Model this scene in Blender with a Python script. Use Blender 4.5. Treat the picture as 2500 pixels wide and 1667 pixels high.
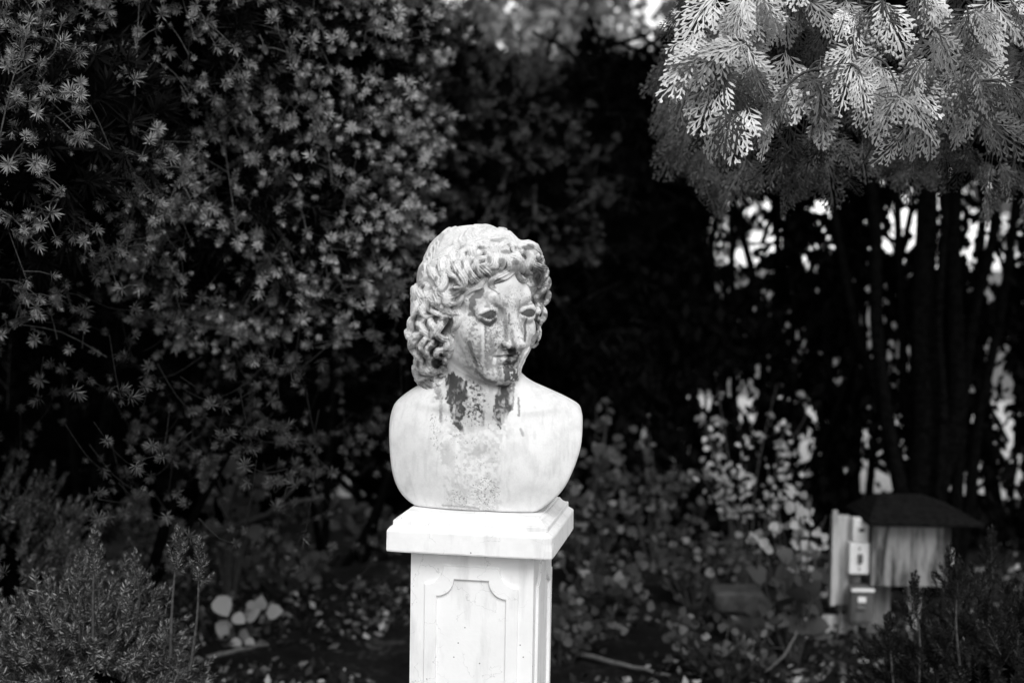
import bpy, bmesh, math, random
import numpy as np
from mathutils import Vector, Matrix

for o in list(bpy.data.objects):
    bpy.data.objects.remove(o, do_unlink=True)
scene = bpy.context.scene
COL = scene.collection

# ------------------------------------------------------------------ camera
HC = 1.365                      # eye height
PITCH, ROLL = 0.0573, -0.0172
FPX, CXP, CYP = 3472.0, 1250.0, 833.5
FWD = np.array([0, math.cos(PITCH), -math.sin(PITCH)])
_R0 = np.array([1.0, 0, 0]); _D0 = np.array([0, -math.sin(PITCH), -math.cos(PITCH)])
RIGHT = math.cos(ROLL) * _R0 + math.sin(ROLL) * _D0
DOWN = -math.sin(ROLL) * _R0 + math.cos(ROLL) * _D0
CAM = np.array([0.0, 0.0, HC])
cam_data = bpy.data.cameras.new('camera')
cam = bpy.data.objects.new('camera', cam_data)
COL.objects.link(cam)
cam_data.sensor_width = 36.0
cam_data.lens = 50.0
cam_data.clip_start = 0.05
cam_data.clip_end = 3000.0
cam_data.dof.use_dof = True
cam_data.dof.focus_distance = 2.52
cam_data.dof.aperture_fstop = 3.3
m = Matrix.Identity(4)
for i in range(3):
    m[i][0] = RIGHT[i]; m[i][1] = -DOWN[i]; m[i][2] = -FWD[i]; m[i][3] = CAM[i]
cam.matrix_world = m
scene.camera = cam

# ------------------------------------------------------------------ sky, sun, exposure (a monochrome photograph: neutral light)
SUN_EL, SUN_AZ = math.radians(44), math.radians(170)      # azimuth of the sun, clockwise from +Y
world = bpy.data.worlds.new('World'); scene.world = world
world.use_nodes = True
wn = world.node_tree
bg = wn.nodes['Background']
sky = wn.nodes.new('ShaderNodeTexSky')
sky.sky_type = 'NISHITA'; sky.sun_disc = False
sky.sun_elevation = SUN_EL; sky.sun_rotation = SUN_AZ
sky.dust_density = 0.3; sky.air_density = 2.0
bw = wn.nodes.new('ShaderNodeRGBToBW')
wn.links.new(sky.outputs[0], bw.inputs[0])
wn.links.new(bw.outputs[0], bg.inputs['Color'])
bg.inputs['Strength'].default_value = 0.15
sun_data = bpy.data.lights.new('sun', 'SUN')
sun_data.energy = 1.5; sun_data.angle = math.radians(28); sun_data.color = (1, 1, 1)
sun = bpy.data.objects.new('sun', sun_data); COL.objects.link(sun)
sd = Vector((math.sin(SUN_AZ) * math.cos(SUN_EL), math.cos(SUN_AZ) * math.cos(SUN_EL), math.sin(SUN_EL)))
sun.rotation_euler = sd.to_track_quat('Z', 'Y').to_euler()
sun.location = (1, -6, 9)
vs = scene.view_settings
vs.view_transform = 'Standard'; vs.look = 'None'; vs.gamma = 1.0; vs.use_curve_mapping = False
vs.exposure = 0.48
scene.cycles.use_denoising = True
scene.cycles.max_bounces = 6
scene.cycles.transparent_max_bounces = 4

# ------------------------------------------------------------------ helpers
def ray(u, v):
    d = FWD + RIGHT * ((u - CXP) / FPX) + DOWN * ((v - CYP) / FPX)
    return d / np.linalg.norm(d)
def at(u, v, y):
    """point of the photo pixel (u, v) at depth y"""
    d = ray(u, v)
    return CAM + d * (y / d[1])
def at_z(u, v, z):
    d = ray(u, v)
    return CAM + d * ((z - HC) / d[2])
def project(P):
    q = P - CAM
    w = q @ FWD
    return CXP + FPX * (q @ RIGHT) / w, CYP + FPX * (q @ DOWN) / w
def tag(o, label=None, cat=None, group=None, kind=None):
    if label: o['label'] = label
    if cat: o['category'] = cat
    if group: o['group'] = group
    if kind: o['kind'] = kind
    return o
def empty(name, loc=(0, 0, 0), rz=0.0):
    o = bpy.data.objects.new(name, None)
    o.empty_display_size = 0.05
    o.location = loc; o.rotation_euler = (0, 0, rz)
    COL.objects.link(o)
    return o
def link(name, me, parent=None, mat=None):
    o = bpy.data.objects.new(name, me)
    COL.objects.link(o)
    if mat is not None and len(me.materials) == 0:
        me.materials.append(mat)
    if parent is not None:
        o.parent = parent
    return o
def mesh_np(name, V, faces, smooth=False):
    """V (n,3); faces: int array (m,3) or (m,4)"""
    me = bpy.data.meshes.new(name)
    V = np.asarray(V, np.float32); faces = np.asarray(faces, np.int32)
    k = faces.shape[1]
    me.vertices.add(len(V)); me.vertices.foreach_set('co', V.ravel())
    me.loops.add(faces.size); me.loops.foreach_set('vertex_index', faces.ravel())
    me.polygons.add(len(faces))
    me.polygons.foreach_set('loop_start', np.arange(0, faces.size, k, dtype=np.int32))
    me.polygons.foreach_set('loop_total', np.full(len(faces), k, np.int32))
    me.polygons.foreach_set('use_smooth', np.full(len(faces), smooth, bool))
    me.update(calc_edges=True)
    me.validate()
    return me
def attr(me, name, vals):
    a = me.attributes.new(name, 'FLOAT', 'POINT')
    a.data.foreach_set('value', np.asarray(vals, np.float32).ravel())
def bm_mesh(name, bm, smooth=False):
    me = bpy.data.meshes.new(name)
    bmesh.ops.recalc_face_normals(bm, faces=bm.faces)
    bm.to_mesh(me); bm.free()
    if smooth:
        me.polygons.foreach_set('use_smooth', np.full(len(me.polygons), True, bool))
    return me
def box_bm(bm, x0, x1, y0, y1, z0, z1, bevel=0.0, seg=2):
    g = bmesh.ops.create_cube(bm, size=1.0)
    vs_ = g['verts']
    for v in vs_:
        v.co.x = x0 if v.co.x < 0 else x1
        v.co.y = y0 if v.co.y < 0 else y1
        v.co.z = z0 if v.co.z < 0 else z1
    if bevel > 0:
        es = list({e for v in vs_ for e in v.link_edges})
        bmesh.ops.bevel(bm, geom=es, offset=bevel, segments=seg, profile=0.5, affect='EDGES', clamp_overlap=True)
    return bm
def box_mesh(name, x0, x1, y0, y1, z0, z1, bevel=0.0, seg=2):
    return bm_mesh(name, box_bm(bmesh.new(), x0, x1, y0, y1, z0, z1, bevel, seg))
def tube_np(P, rad, n=5, flat=1.0):
    """tube along points P with radii rad; returns V, quads"""
    P = np.asarray(P, float); k = len(P)
    rad = np.broadcast_to(np.asarray(rad, float), (k,))
    T = np.gradient(P, axis=0); T /= np.linalg.norm(T, axis=1)[:, None] + 1e-9
    ref = np.array([0, 0, 1.0]) if abs(T[0][2]) < 0.9 else np.array([1.0, 0, 0])
    V = []
    for i in range(k):
        a = np.cross(T[i], ref); a /= np.linalg.norm(a) + 1e-9
        b = np.cross(T[i], a)
        ref = -np.cross(T[i], a) if False else ref
        for j in range(n):
            t = 2 * math.pi * j / n
            V.append(P[i] + rad[i] * (math.cos(t) * a + flat * math.sin(t) * b))
    Q = []
    for i in range(k - 1):
        for j in range(n):
            j2 = (j + 1) % n
            Q.append((i * n + j, i * n + j2, (i + 1) * n + j2, (i + 1) * n + j))
    return np.array(V), np.array(Q, int)
class Soup:
    """collects vertex / quad blocks into one mesh"""
    def __init__(s): s.V = []; s.Q = []; s.n = 0
    def add(s, V, Q):
        s.V.append(np.asarray(V, np.float32)); s.Q.append(np.asarray(Q, np.int32) + s.n); s.n += len(V)
    def tube(s, P, rad, n=5, flat=1.0): s.add(*tube_np(P, rad, n, flat))
    def mesh(s, name, smooth=False):
        return mesh_np(name, np.concatenate(s.V), np.concatenate(s.Q), smooth)
_rng = np.random.default_rng(7)
_LAT = _rng.random((64, 64, 64)).astype(np.float32)
def vnoise(P):
    P = np.asarray(P, np.float32)
    i = np.floor(P).astype(int); f = P - i
    f = f * f * (3 - 2 * f)
    x, y, z = (i[..., 0] & 63), (i[..., 1] & 63), (i[..., 2] & 63)
    x1, y1, z1 = (x + 1) & 63, (y + 1) & 63, (z + 1) & 63
    fx, fy, fz = f[..., 0], f[..., 1], f[..., 2]
    def L(a, b, t): return a + (b - a) * t
    return L(L(L(_LAT[x, y, z], _LAT[x1, y, z], fx), L(_LAT[x, y1, z], _LAT[x1, y1, z], fx), fy),
             L(L(_LAT[x, y, z1], _LAT[x1, y, z1], fx), L(_LAT[x, y1, z1], _LAT[x1, y1, z1], fx), fy), fz)
def fbm(P, oct=4):
    s = 0; a = 0.5; t = 0
    P = np.asarray(P, np.float32)
    for k in range(oct):
        s = s + a * vnoise(P * (2 ** k) + 17.3 * k); t += a; a *= 0.5
    return s / t
def smooth01(e0, e1, x):
    t = np.clip((x - e0) / (e1 - e0), 0, 1)
    return t * t * (3 - 2 * t)

# ------------------------------------------------------------------ materials (all neutral: the photograph is black and white)
def mat_new(name):
    mt = bpy.data.materials.new(name); mt.use_nodes = True
    nt = mt.node_tree
    b = nt.nodes['Principled BSDF']
    return mt, nt, b
def N(nt, typ, **kw):
    n = nt.nodes.new(typ)
    for k, v in kw.items():
        if k in n.inputs: n.inputs[k].default_value = v
        else: setattr(n, k, v)
    return n
def noise_node(nt, scale, detail=4.0, rough=0.6, coord='Object', vec=None):
    n = N(nt, 'ShaderNodeTexNoise'); n.inputs['Scale'].default_value = scale
    n.inputs['Detail'].default_value = detail; n.inputs['Roughness'].default_value = rough
    if vec is None:
        tc = N(nt, 'ShaderNodeTexCoord'); vec = tc.outputs[coord]
    nt.links.new(vec, n.inputs['Vector'])
    return n
def ramp(nt, fac, stops):
    r = N(nt, 'ShaderNodeValToRGB')
    el = r.color_ramp.elements
    while len(el) > len(stops): el.remove(el[-1])
    while len(el) < len(stops): el.new(0.5)
    for e, (p, g) in zip(el, stops):
        e.position = p; e.color = (g, g, g, 1)
    nt.links.new(fac, r.inputs[0])
    return r
def bump(nt, b, height, strength, dist):
    n = N(nt, 'ShaderNodeBump'); n.inputs['Strength'].default_value = strength
    n.inputs['Distance'].default_value = dist
    nt.links.new(height, n.inputs['Height']); nt.links.new(n.outputs[0], b.inputs['Normal'])
def simple_mat(name, g0, g1, scale=30, rough=0.8, bstr=0.3, bdist=0.003, spec=0.3):
    mt, nt, b = mat_new(name)
    n = noise_node(nt, scale, 6)
    r = ramp(nt, n.outputs[0], [(0.3, g0), (0.7, g1)])
    nt.links.new(r.outputs[0], b.inputs['Base Color'])
    b.inputs['Roughness'].default_value = rough
    b.inputs['Specular IOR Level'].default_value = spec
    if bstr: bump(nt, b, n.outputs[0], bstr, bdist)
    return mt
def leaf_mat(name, g0, g1, rough=0.45, spec=0.5, per_object=None, stops=None):
    """foliage: grey by random island so every leaf differs a little"""
    mt, nt, b = mat_new(name)
    g = N(nt, 'ShaderNodeNewGeometry')
    r = ramp(nt, g.outputs['Random Per Island'], stops or [(0.0, g0), (1.0, g1)])
    if per_object:
        oi = N(nt, 'ShaderNodeObjectInfo')
        r2 = ramp(nt, oi.outputs['Random'], per_object)
        mx = N(nt, 'ShaderNodeMix', data_type='RGBA', blend_type='MULTIPLY'); mx.inputs[0].default_value = 1.0
        nt.links.new(r.outputs[0], mx.inputs[6]); nt.links.new(r2.outputs[0], mx.inputs[7])
        nt.links.new(mx.outputs[2], b.inputs['Base Color'])
    else:
        nt.links.new(r.outputs[0], b.inputs['Base Color'])
    b.inputs['Roughness'].default_value = rough
    b.inputs['Specular IOR Level'].default_value = spec
    return mt
# ------------------------------------------------------------------ the bust: carved as a distance field, then meshed
BY = 2.596                                  # depth of the pedestal axis
TOPZ = HC - 0.4964 * 0.9                    # top of the pedestal
BASE = np.array([at(1187, 1247, BY - 0.03)[0], BY - 0.02, TOPZ])

class Field:
    def __init__(s, lo, hi, h):
        s.lo = np.array(lo); s.h = h
        s.n = np.ceil((np.array(hi) - s.lo) / h).astype(int) + 1
        s.F = np.full(tuple(s.n), 0.05, np.float32)
        s.ax = [(s.lo[i] + h * np.arange(s.n[i])).astype(np.float32) for i in range(3)]
    def blk(s, lo, hi):
        a = np.clip(np.floor((np.asarray(lo) - s.lo) / s.h).astype(int), 0, s.n)
        b = np.clip(np.ceil((np.asarray(hi) - s.lo) / s.h).astype(int) + 1, 0, s.n)
        sl = tuple(slice(a[i], b[i]) for i in range(3))
        if any(b[i] <= a[i] for i in range(3)): return None, None, None, None
        X, Y, Z = np.meshgrid(s.ax[0][sl[0]], s.ax[1][sl[1]], s.ax[2][sl[2]], indexing='ij', sparse=True)
        return sl, X, Y, Z
    def union(s, sl, d, k):
        a = s.F[sl]
        if k <= 0: s.F[sl] = np.minimum(a, d); return
        hh = np.maximum(k - np.abs(a - d), 0) / k
        s.F[sl] = np.minimum(a, d) - hh * hh * k * 0.25
    def cut(s, sl, d, k):
        a = s.F[sl]; d = -d
        hh = np.maximum(k - np.abs(a - d), 0) / max(k, 1e-6)
        s.F[sl] = np.maximum(a, d) + hh * hh * k * 0.25
    def sample(s, P):
        q = (np.asarray(P) - s.lo) / s.h
        q = np.clip(q, 0, s.n - 1.001)
        i = np.floor(q).astype(int); f = q - i
        r = 0
        for dx in (0, 1):
            for dy in (0, 1):
                for dz in (0, 1):
                    w = (f[..., 0] if dx else 1 - f[..., 0]) * (f[..., 1] if dy else 1 - f[..., 1]) * (f[..., 2] if dz else 1 - f[..., 2])
                    r = r + w * s.F[i[..., 0] + dx, i[..., 1] + dy, i[..., 2] + dz]
        return r
    def grad(s, P):
        e = s.h
        g = np.stack([s.sample(P + np.eye(3)[i] * e) - s.sample(P - np.eye(3)[i] * e) for i in range(3)], -1)
        return g / (np.linalg.norm(g, axis=-1, keepdims=True) + 1e-9)
    def mesh(s):
        """naive surface nets"""
        F = s.F; S = F < 0
        c = [S[dx:F.shape[0] - 1 + dx, dy:F.shape[1] - 1 + dy, dz:F.shape[2] - 1 + dz] for dx in (0, 1) for dy in (0, 1) for dz in (0, 1)]
        anyc = c[0].copy(); allc = c[0].copy()
        for q in c[1:]: anyc |= q; allc &= q
        mix = anyc & ~allc
        I = np.argwhere(mix)
        idx = np.full(mix.shape, -1, np.int32); idx[mix] = np.arange(len(I))
        acc = np.zeros((len(I), 3)); cnt = np.zeros(len(I))
        cor = np.array([(a, b, d) for a in (0, 1) for b in (0, 1) for d in (0, 1)])
        vals = np.stack([F[I[:, 0] + a, I[:, 1] + b, I[:, 2] + d] for a, b, d in cor], 1)
        for i in range(8):
            for j in range(i + 1, 8):
                if np.abs(cor[i] - cor[j]).sum() != 1: continue
                va, vb = vals[:, i], vals[:, j]
                m_ = (va < 0) != (vb < 0)
                t = np.where(m_, va / np.where(m_, va - vb, 1), 0)
                acc += np.where(m_[:, None], cor[i] + t[:, None] * (cor[j] - cor[i]), 0); cnt += m_
        V = s.lo + s.h * (I + acc / cnt[:, None])
        Q = []
        for axis in range(3):
            sl0 = [slice(None)] * 3; sl1 = [slice(None)] * 3
            sl0[axis] = slice(0, -1); sl1[axis] = slice(1, None)
            ch = S[tuple(sl0)] != S[tuple(sl1)]
            E = np.argwhere(ch)
            o1, o2 = [a for a in range(3) if a != axis]
            E = E[(E[:, o1] > 0) & (E[:, o2] > 0) & (E[:, o1] < mix.shape[o1]) & (E[:, o2] < mix.shape[o2])]
            ins = S[E[:, 0], E[:, 1], E[:, 2]]
            def g(d1, d2):
                e = E.copy(); e[:, o1] -= d1; e[:, o2] -= d2
                return idx[e[:, 0], e[:, 1], e[:, 2]]
            q = np.stack([g(0, 0), g(1, 0), g(1, 1), g(0, 1)], 1)
            flip = ins if axis != 1 else ~ins
            q[~flip] = q[~flip][:, ::-1]
            Q.append(q)
        Q = np.concatenate(Q); Q = Q[(Q >= 0).all(1)]
        return V, Q[:, ::-1]

def ell(P, c, r):
    q = [(P[i] - c[i]) for i in range(3)]
    k0 = np.sqrt(sum((q[i] / r[i]) ** 2 for i in range(3)))
    k1 = np.sqrt(sum((q[i] / r[i] ** 2) ** 2 for i in range(3))) + 1e-6
    return k0 * (k0 - 1) / k1
def caps(P, a, b, ra, rb):
    a = np.asarray(a, float); b = np.asarray(b, float); ab = b - a
    t = sum((P[i] - a[i]) * ab[i] for i in range(3)) / (ab @ ab + 1e-12)
    t = np.clip(t, 0, 1)
    d = np.sqrt(sum((P[i] - a[i] - t * ab[i]) ** 2 for i in range(3)))
    return d - (ra + (rb - ra) * t)

# head frame: hx to the head's left, hf forward out of the face, hz up
YAW, HP, HRO = math.radians(38), math.radians(6), math.radians(1.5)
ef = np.array([math.sin(YAW) * math.cos(HP), -math.cos(YAW) * math.cos(HP), -math.sin(HP)])
ex = np.array([math.cos(YAW), math.sin(YAW), 0.0])
ez = np.cross(ex, -ef); ez = ez / np.linalg.norm(ez)
if ez[2] < 0: ez = -ez
_ex = math.cos(HRO) * ex + math.sin(HRO) * ez
ez = -math.sin(HRO) * ex + math.cos(HRO) * ez; ex = _ex
NAS = at(1253, 768, BY - 0.105)
HCEN = NAS - 0.100 * ef
def hw(hx, hf, hz):
    return HCEN + hx * ex + hf * ef + hz * ez

def head_op(fd, kind, fn, c, R, k, cut=False):
    """apply a head-frame primitive in a box of half-size R around head-frame point c"""
    w = hw(*c)
    sl, X, Y, Z = fd.blk(w - R, w + R)
    if sl is None: return
    X = X - HCEN[0]; Y = Y - HCEN[1]; Z = Z - HCEN[2]
    H = [(X * e[0] + Y * e[1] + Z * e[2]).astype(np.float32) for e in (ex, ef, ez)]
    d = fn(H)
    (fd.cut if cut else fd.union)(sl, d, k)
def H_ell(fd, c, r, k=0.02, cut=False, both=False):
    for s_ in ((1, -1) if both else (1,)):
        cc = (c[0] * s_, c[1], c[2])
        head_op(fd, 'e', lambda H: ell(H, cc, r), cc, max(r) + k + 0.012, k, cut)
def H_cap(fd, a, b, ra, rb, k=0.02, cut=False, both=False):
    for s_ in ((1, -1) if both else (1,)):
        aa = np.array([a[0] * s_, a[1], a[2]]); bb = np.array([b[0] * s_, b[1], b[2]])
        mid = (aa + bb) / 2
        head_op(fd, 'c', lambda H: caps(H, aa, bb, ra, rb), mid, np.linalg.norm(aa - bb) / 2 + max(ra, rb) + k + 0.012, k, cut)
def W_cap(fd, a, b, ra, rb, k=0.02, cut=False):
    a = np.asarray(a); b = np.asarray(b)
    lo = np.minimum(a, b) - max(ra, rb) - k - 0.012; hi = np.maximum(a, b) + max(ra, rb) + k + 0.012
    sl, X, Y, Z = fd.blk(lo, hi)
    if sl is None: return
    (fd.cut if cut else fd.union)(sl, caps((X, Y, Z), a, b, ra, rb).astype(np.float32), k)

EYE_X, EYE_R = 0.0435, 0.0210
EYE_C = (EYE_X, 0.0715, 0.000)
def eye_pt(s_, ax, az, r):
    """point on the eyeball at horizontal angle ax (outward +) and vertical angle az"""
    return (s_ * (EYE_X + r * math.sin(ax) * math.cos(az)), EYE_C[1] + r * math.cos(ax) * math.cos(az), EYE_C[2] + r * math.sin(az))

def build_head(fd):
    H_ell(fd, (0, -0.016, 0.034), (0.078, 0.088, 0.082), 0.0)                     # skull
    H_ell(fd, (0, 0.038, 0.044), (0.070, 0.056, 0.046), 0.03)                     # forehead
    H_ell(fd, (0, 0.030, -0.030), (0.072, 0.064, 0.082), 0.03)                    # face
    H_cap(fd, (0.055, 0.005, -0.062), (0.022, 0.072, -0.104), 0.024, 0.020, 0.02, both=True)   # jaw
    H_ell(fd, (0, 0.084, -0.108), (0.025, 0.020, 0.021), 0.016)                   # chin
    H_ell(fd, (0, 0.070, -0.074), (0.034, 0.027, 0.034), 0.018)                   # muzzle
    H_ell(fd, (0.050, 0.056, -0.030), (0.026, 0.026, 0.024), 0.03, both=True)     # cheekbone
    H_ell(fd, (0.040, 0.066, -0.058), (0.022, 0.020, 0.026), 0.03, both=True)     # cheek
    H_ell(fd, (0.043, 0.104, -0.002), (0.027, 0.020, 0.017), 0.016, cut=True, both=True)       # sockets
    H_cap(fd, (0.010, 0.0855, 0.020), (0.036, 0.0835, 0.030), 0.0080, 0.0080, 0.014, both=True)   # brow
    H_cap(fd, (0.036, 0.0835, 0.030), (0.064, 0.0560, 0.016), 0.0080, 0.0070, 0.012, both=True)
    # eyes: ball, lids
    H_ell(fd, EYE_C, (EYE_R,) * 3, 0.002, both=True)
    for s_ in (1, -1):
        for up, rad, k in ((1, 0.0028, 0.002), (0, 0.0022, 0.002)):
            pts = []
            for t in np.linspace(0, 1, 9):
                ax = math.radians(-64 + 132 * t)
                arch = math.sin(math.pi * t ** (0.9 if up else 1.1))
                az = math.radians((-5 + 34 * arch) if up else (-8 - 21 * arch))
                pts.append(eye_pt(s_, ax, az, EYE_R + (0.0006 if up else 0.0)))
            for a, b in zip(pts[:-1], pts[1:]):
                H_cap(fd, a, b, rad, rad, k)
            if up:      # lid skin above the rim, up under the brow
                for t in np.linspace(0.08, 0.92, 9):
                    ax = math.radians(-58 + 122 * t); arch = math.sin(math.pi * t ** 0.9)
                    a = eye_pt(s_, ax, math.radians(10 + 49 * arch), EYE_R - 0.0026)
                    b = eye_pt(s_, ax * 0.95, math.radians(16 + 52 * arch), EYE_R - 0.0034)
                    H_cap(fd, a, b, 0.0036, 0.0045, 0.006)
            else:
                for t in np.linspace(0.1, 0.9, 8):
                    ax = math.radians(-56 + 118 * t); arch = math.sin(math.pi * t)
                    a = eye_pt(s_, ax, math.radians(-14 - 33 * arch), EYE_R - 0.0030)
                    b = eye_pt(s_, ax, math.radians(-18 - 42 * arch), EYE_R - 0.0040)
                    H_cap(fd, a, b, 0.0030, 0.0046, 0.008)
    # nose
    H_cap(fd, (0, 0.088, 0.026), (0, 0.0965, -0.010), 0.0115, 0.0105, 0.012)
    H_cap(fd, (0, 0.0965, -0.010), (0, 0.1210, -0.046), 0.0105, 0.0110, 0.012)
    H_ell(fd, (0, 0.1235, -0.0490), (0.0115, 0.0120, 0.0108), 0.008)
    H_cap(fd, (0.006, 0.086, -0.02), (0.011, 0.095, -0.047), 0.010, 0.010, 0.012, both=True)
    H_ell(fd, (0.0155, 0.1040, -0.0535), (0.0082, 0.0120, 0.0085), 0.004, both=True)
    H_cap(fd, (0, 0.098, -0.060), (0, 0.118, -0.057), 0.005, 0.005, 0.005)
    H_ell(fd, (0.0082, 0.1110, -0.0640), (0.0038, 0.0060, 0.0055), 0.003, cut=True, both=True)
    # mouth: lips and the line between them pressed into the surface
    w = hw(0, 0.09, -0.08); R = 0.055
    sl, X, Y, Z = fd.blk(w - R, w + R)
    X = X - HCEN[0]; Y = Y - HCEN[1]; Z = Z - HCEN[2]
    hx, hf, hz = [X * e[0] + Y * e[1] + Z * e[2] for e in (ex, ef, ez)]
    ax_ = np.abs(hx)
    on = smooth01(0.055, 0.070, hf)
    zl = -0.0742 - 0.0012 * np.exp(-(hx / 0.006) ** 2) + 0.0010 * np.exp(-((ax_ - 0.011) / 0.006) ** 2) - 0.0016 * (ax_ / 0.027) ** 3
    wid = np.exp(-(hx / 0.0245) ** 6)
    disp = 0.0046 * np.exp(-((hz - zl - 0.0048 + 0.09 * ax_) / 0.0040) ** 2) * np.exp(-(hx / 0.020) ** 4)
    disp = disp + 0.0062 * np.exp(-((hz - zl + 0.0068 - 0.07 * ax_) / 0.0050) ** 2) * np.exp(-(hx / 0.0175) ** 4)
    disp = disp - 0.0062 * np.exp(-((hz - zl) / 0.0019) ** 2) * np.exp(-(hx / 0.0275) ** 8)
    disp = disp - 0.0030 * np.exp(-(((ax_ - 0.0285) / 0.0035) ** 2 + ((hz - zl) / 0.0045) ** 2))      # corners
    disp = disp - 0.0050 * np.exp(-((hz - zl + 0.0175) / 0.0050) ** 2) * np.exp(-(hx / 0.018) ** 4)    # under the lip
    disp = disp - 0.0022 * np.exp(-(hx / 0.0032) ** 2) * smooth01(-0.069, -0.065, hz) * smooth01(-0.054, -0.058, hz)
    lx = 0.020 + 0.55 * (-0.056 - hz)
    disp = disp - 0.0020 * np.exp(-((ax_ - lx) / 0.0050) ** 2) * smooth01(-0.080, -0.068, hz) * smooth01(-0.050, -0.056, hz)
    fd.F[sl] -= (disp * on).astype(np.float32)

def poly_sdf(px, pz, poly):
    """2-D signed distance to a closed polygon, px/pz arrays"""
    poly = np.asarray(poly); d = np.full(np.broadcast(px, pz).shape, 1e9); s_ = np.ones(d.shape)
    n = len(poly)
    for i in range(n):
        a = poly[i]; b = poly[i - 1]
        e = b - a; wx = px - a[0]; wz = pz - a[1]
        t = np.clip((wx * e[0] + wz * e[1]) / (e @ e), 0, 1)
        d = np.minimum(d, (wx - t * e[0]) ** 2 + (wz - t * e[1]) ** 2)
        c1 = pz >= a[1]; c2 = pz < b[1]; c3 = (e[0] * wz) > (e[1] * wx)
        flip = (c1 & c2 & c3) | (~c1 & ~c2 & ~c3)
        s_ = np.where(flip, -s_, s_)
    return s_ * np.sqrt(d)
def catmull(P, n=6, closed=False):
    P = np.asarray(P, float); k = len(P)
    out = []
    for i in range(k if closed else k - 1):
        g = (lambda j: P[j % k]) if closed else (lambda j: P[min(max(j, 0), k - 1)])
        p0, p1, p2, p3 = g(i - 1), g(i), g(i + 1), g(i + 2)
        for t in np.arange(n) / n:
            out.append(0.5 * (2 * p1 + (p2 - p0) * t + (2 * p0 - 5 * p1 + 4 * p2 - p3) * t * t + (3 * p1 - p0 - 3 * p2 + p3) * t ** 3))
    if not closed: out.append(P[-1])
    return np.array(out)

OUT_PX = [(1040, 934), (973, 976), (954, 1005), (949, 1051), (953, 1123), (963, 1171), (983, 1206), (1015, 1229), (1063, 1240), (1150, 1246),
          (1236, 1249), (1287, 1242), (1330, 1220), (1368, 1186), (1393, 1143), (1414, 1085), (1420, 1028), (1419, 1002), (1408, 983), (1350, 953), (1270, 922), (1160, 900)]
def build_torso(fd):
    pts = np.array([at(u, v, BY - 0.03)[[0, 2]] for u, v in OUT_PX])
    pts = catmull(pts, 4, True)
    pts[:, 1] = np.maximum(pts[:, 1], TOPZ + 0.0005)
    cx = BASE[0]
    lo = (cx - 0.2, BY - 0.20, TOPZ - 0.005); hi = (cx + 0.2, BY + 0.12, TOPZ + 0.29)
    sl, X, Y, Z = fd.blk(lo, hi)
    d2 = poly_sdf(X[:, 0, :], Z[0], pts)[:, None, :].astype(np.float32) if X.ndim == 3 else None
    xr = X - cx; zr = Z - TOPZ
    th = math.radians(-8)
    yy = (Y - (BY - 0.015)) - xr * math.tan(th)
    front = (0.034 + 0.060 * (1 - np.clip(np.abs(xr) / 0.185, 0, 1) ** 2.4)) - 3.0 * np.clip(0.07 - zr, 0, 1) ** 2
    front = front - 3.2 * np.clip(zr - 0.11, 0, 1) ** 2                       # upper chest leans back to the neck
    # pectoral swell and collar bones, softly
    for s_ in (-1, 1):
        front = front + 0.008 * np.exp(-(((xr - s_ * 0.075) / 0.055) ** 2 + ((zr - 0.085) / 0.055) ** 2))
        front = front + 0.005 * np.exp(-((zr - (0.176 + 0.10 * np.abs(xr))) / 0.010) ** 2) * np.exp(-((xr - s_ * 0.085) / 0.045) ** 2)
    front = front - 0.006 * np.exp(-((xr / 0.016) ** 2 + ((zr - 0.165) / 0.02) ** 2)) - 0.004 * np.exp(-(xr / 0.014) ** 2) * smooth01(0.15, 0.10, zr)
    dyf = -(yy + front)
    dyb = yy - (0.045 + 0.0 * zr)
    dy = np.maximum(dyf, dyb)
    k = 0.006 + 0.040 * smooth01(0.13, 0.24, zr)
    hh = np.maximum(k - np.abs(d2 - dy), 0) / k
    d = np.maximum(d2, dy) + hh * hh * k * 0.25
    fd.union(sl, d.astype(np.float32), 0.0)
    # neck
    a = np.array([BASE[0] - 0.012, BY - 0.002, TOPZ + 0.160]); b = np.array([BASE[0] - 0.019, HCEN[1] + 0.024, HCEN[2] - 0.050])
    W_cap(fd, a, b, 0.068, 0.056, 0.045)
    nt_ = np.array([BASE[0] - 0.004, BY - 0.074, TOPZ + 0.168])       # muscles to the notch
    W_cap(fd, nt_ + [-0.014, 0, 0], hw(-0.060, -0.030, -0.050), 0.009, 0.013, 0.020)
    W_cap(fd, nt_ + [0.016, 0.002, 0], hw(0.060, -0.030, -0.050), 0.009, 0.013, 0.020)
    W_cap(fd, nt_ + [0.0, 0.018, 0.02], np.array([BASE[0] + 0.002, HCEN[1] - 0.022, HCEN[2] - 0.075]), 0.018, 0.018, 0.02)

VOX = 0.0016
lo = np.array([BASE[0] - 0.19, BY - 0.165, TOPZ - 0.006]); hi = np.array([BASE[0] + 0.19, BY + 0.13, TOPZ + 0.52])
fig = Field(lo, hi, VOX)
build_torso(fig)
build_head(fig)

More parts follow.
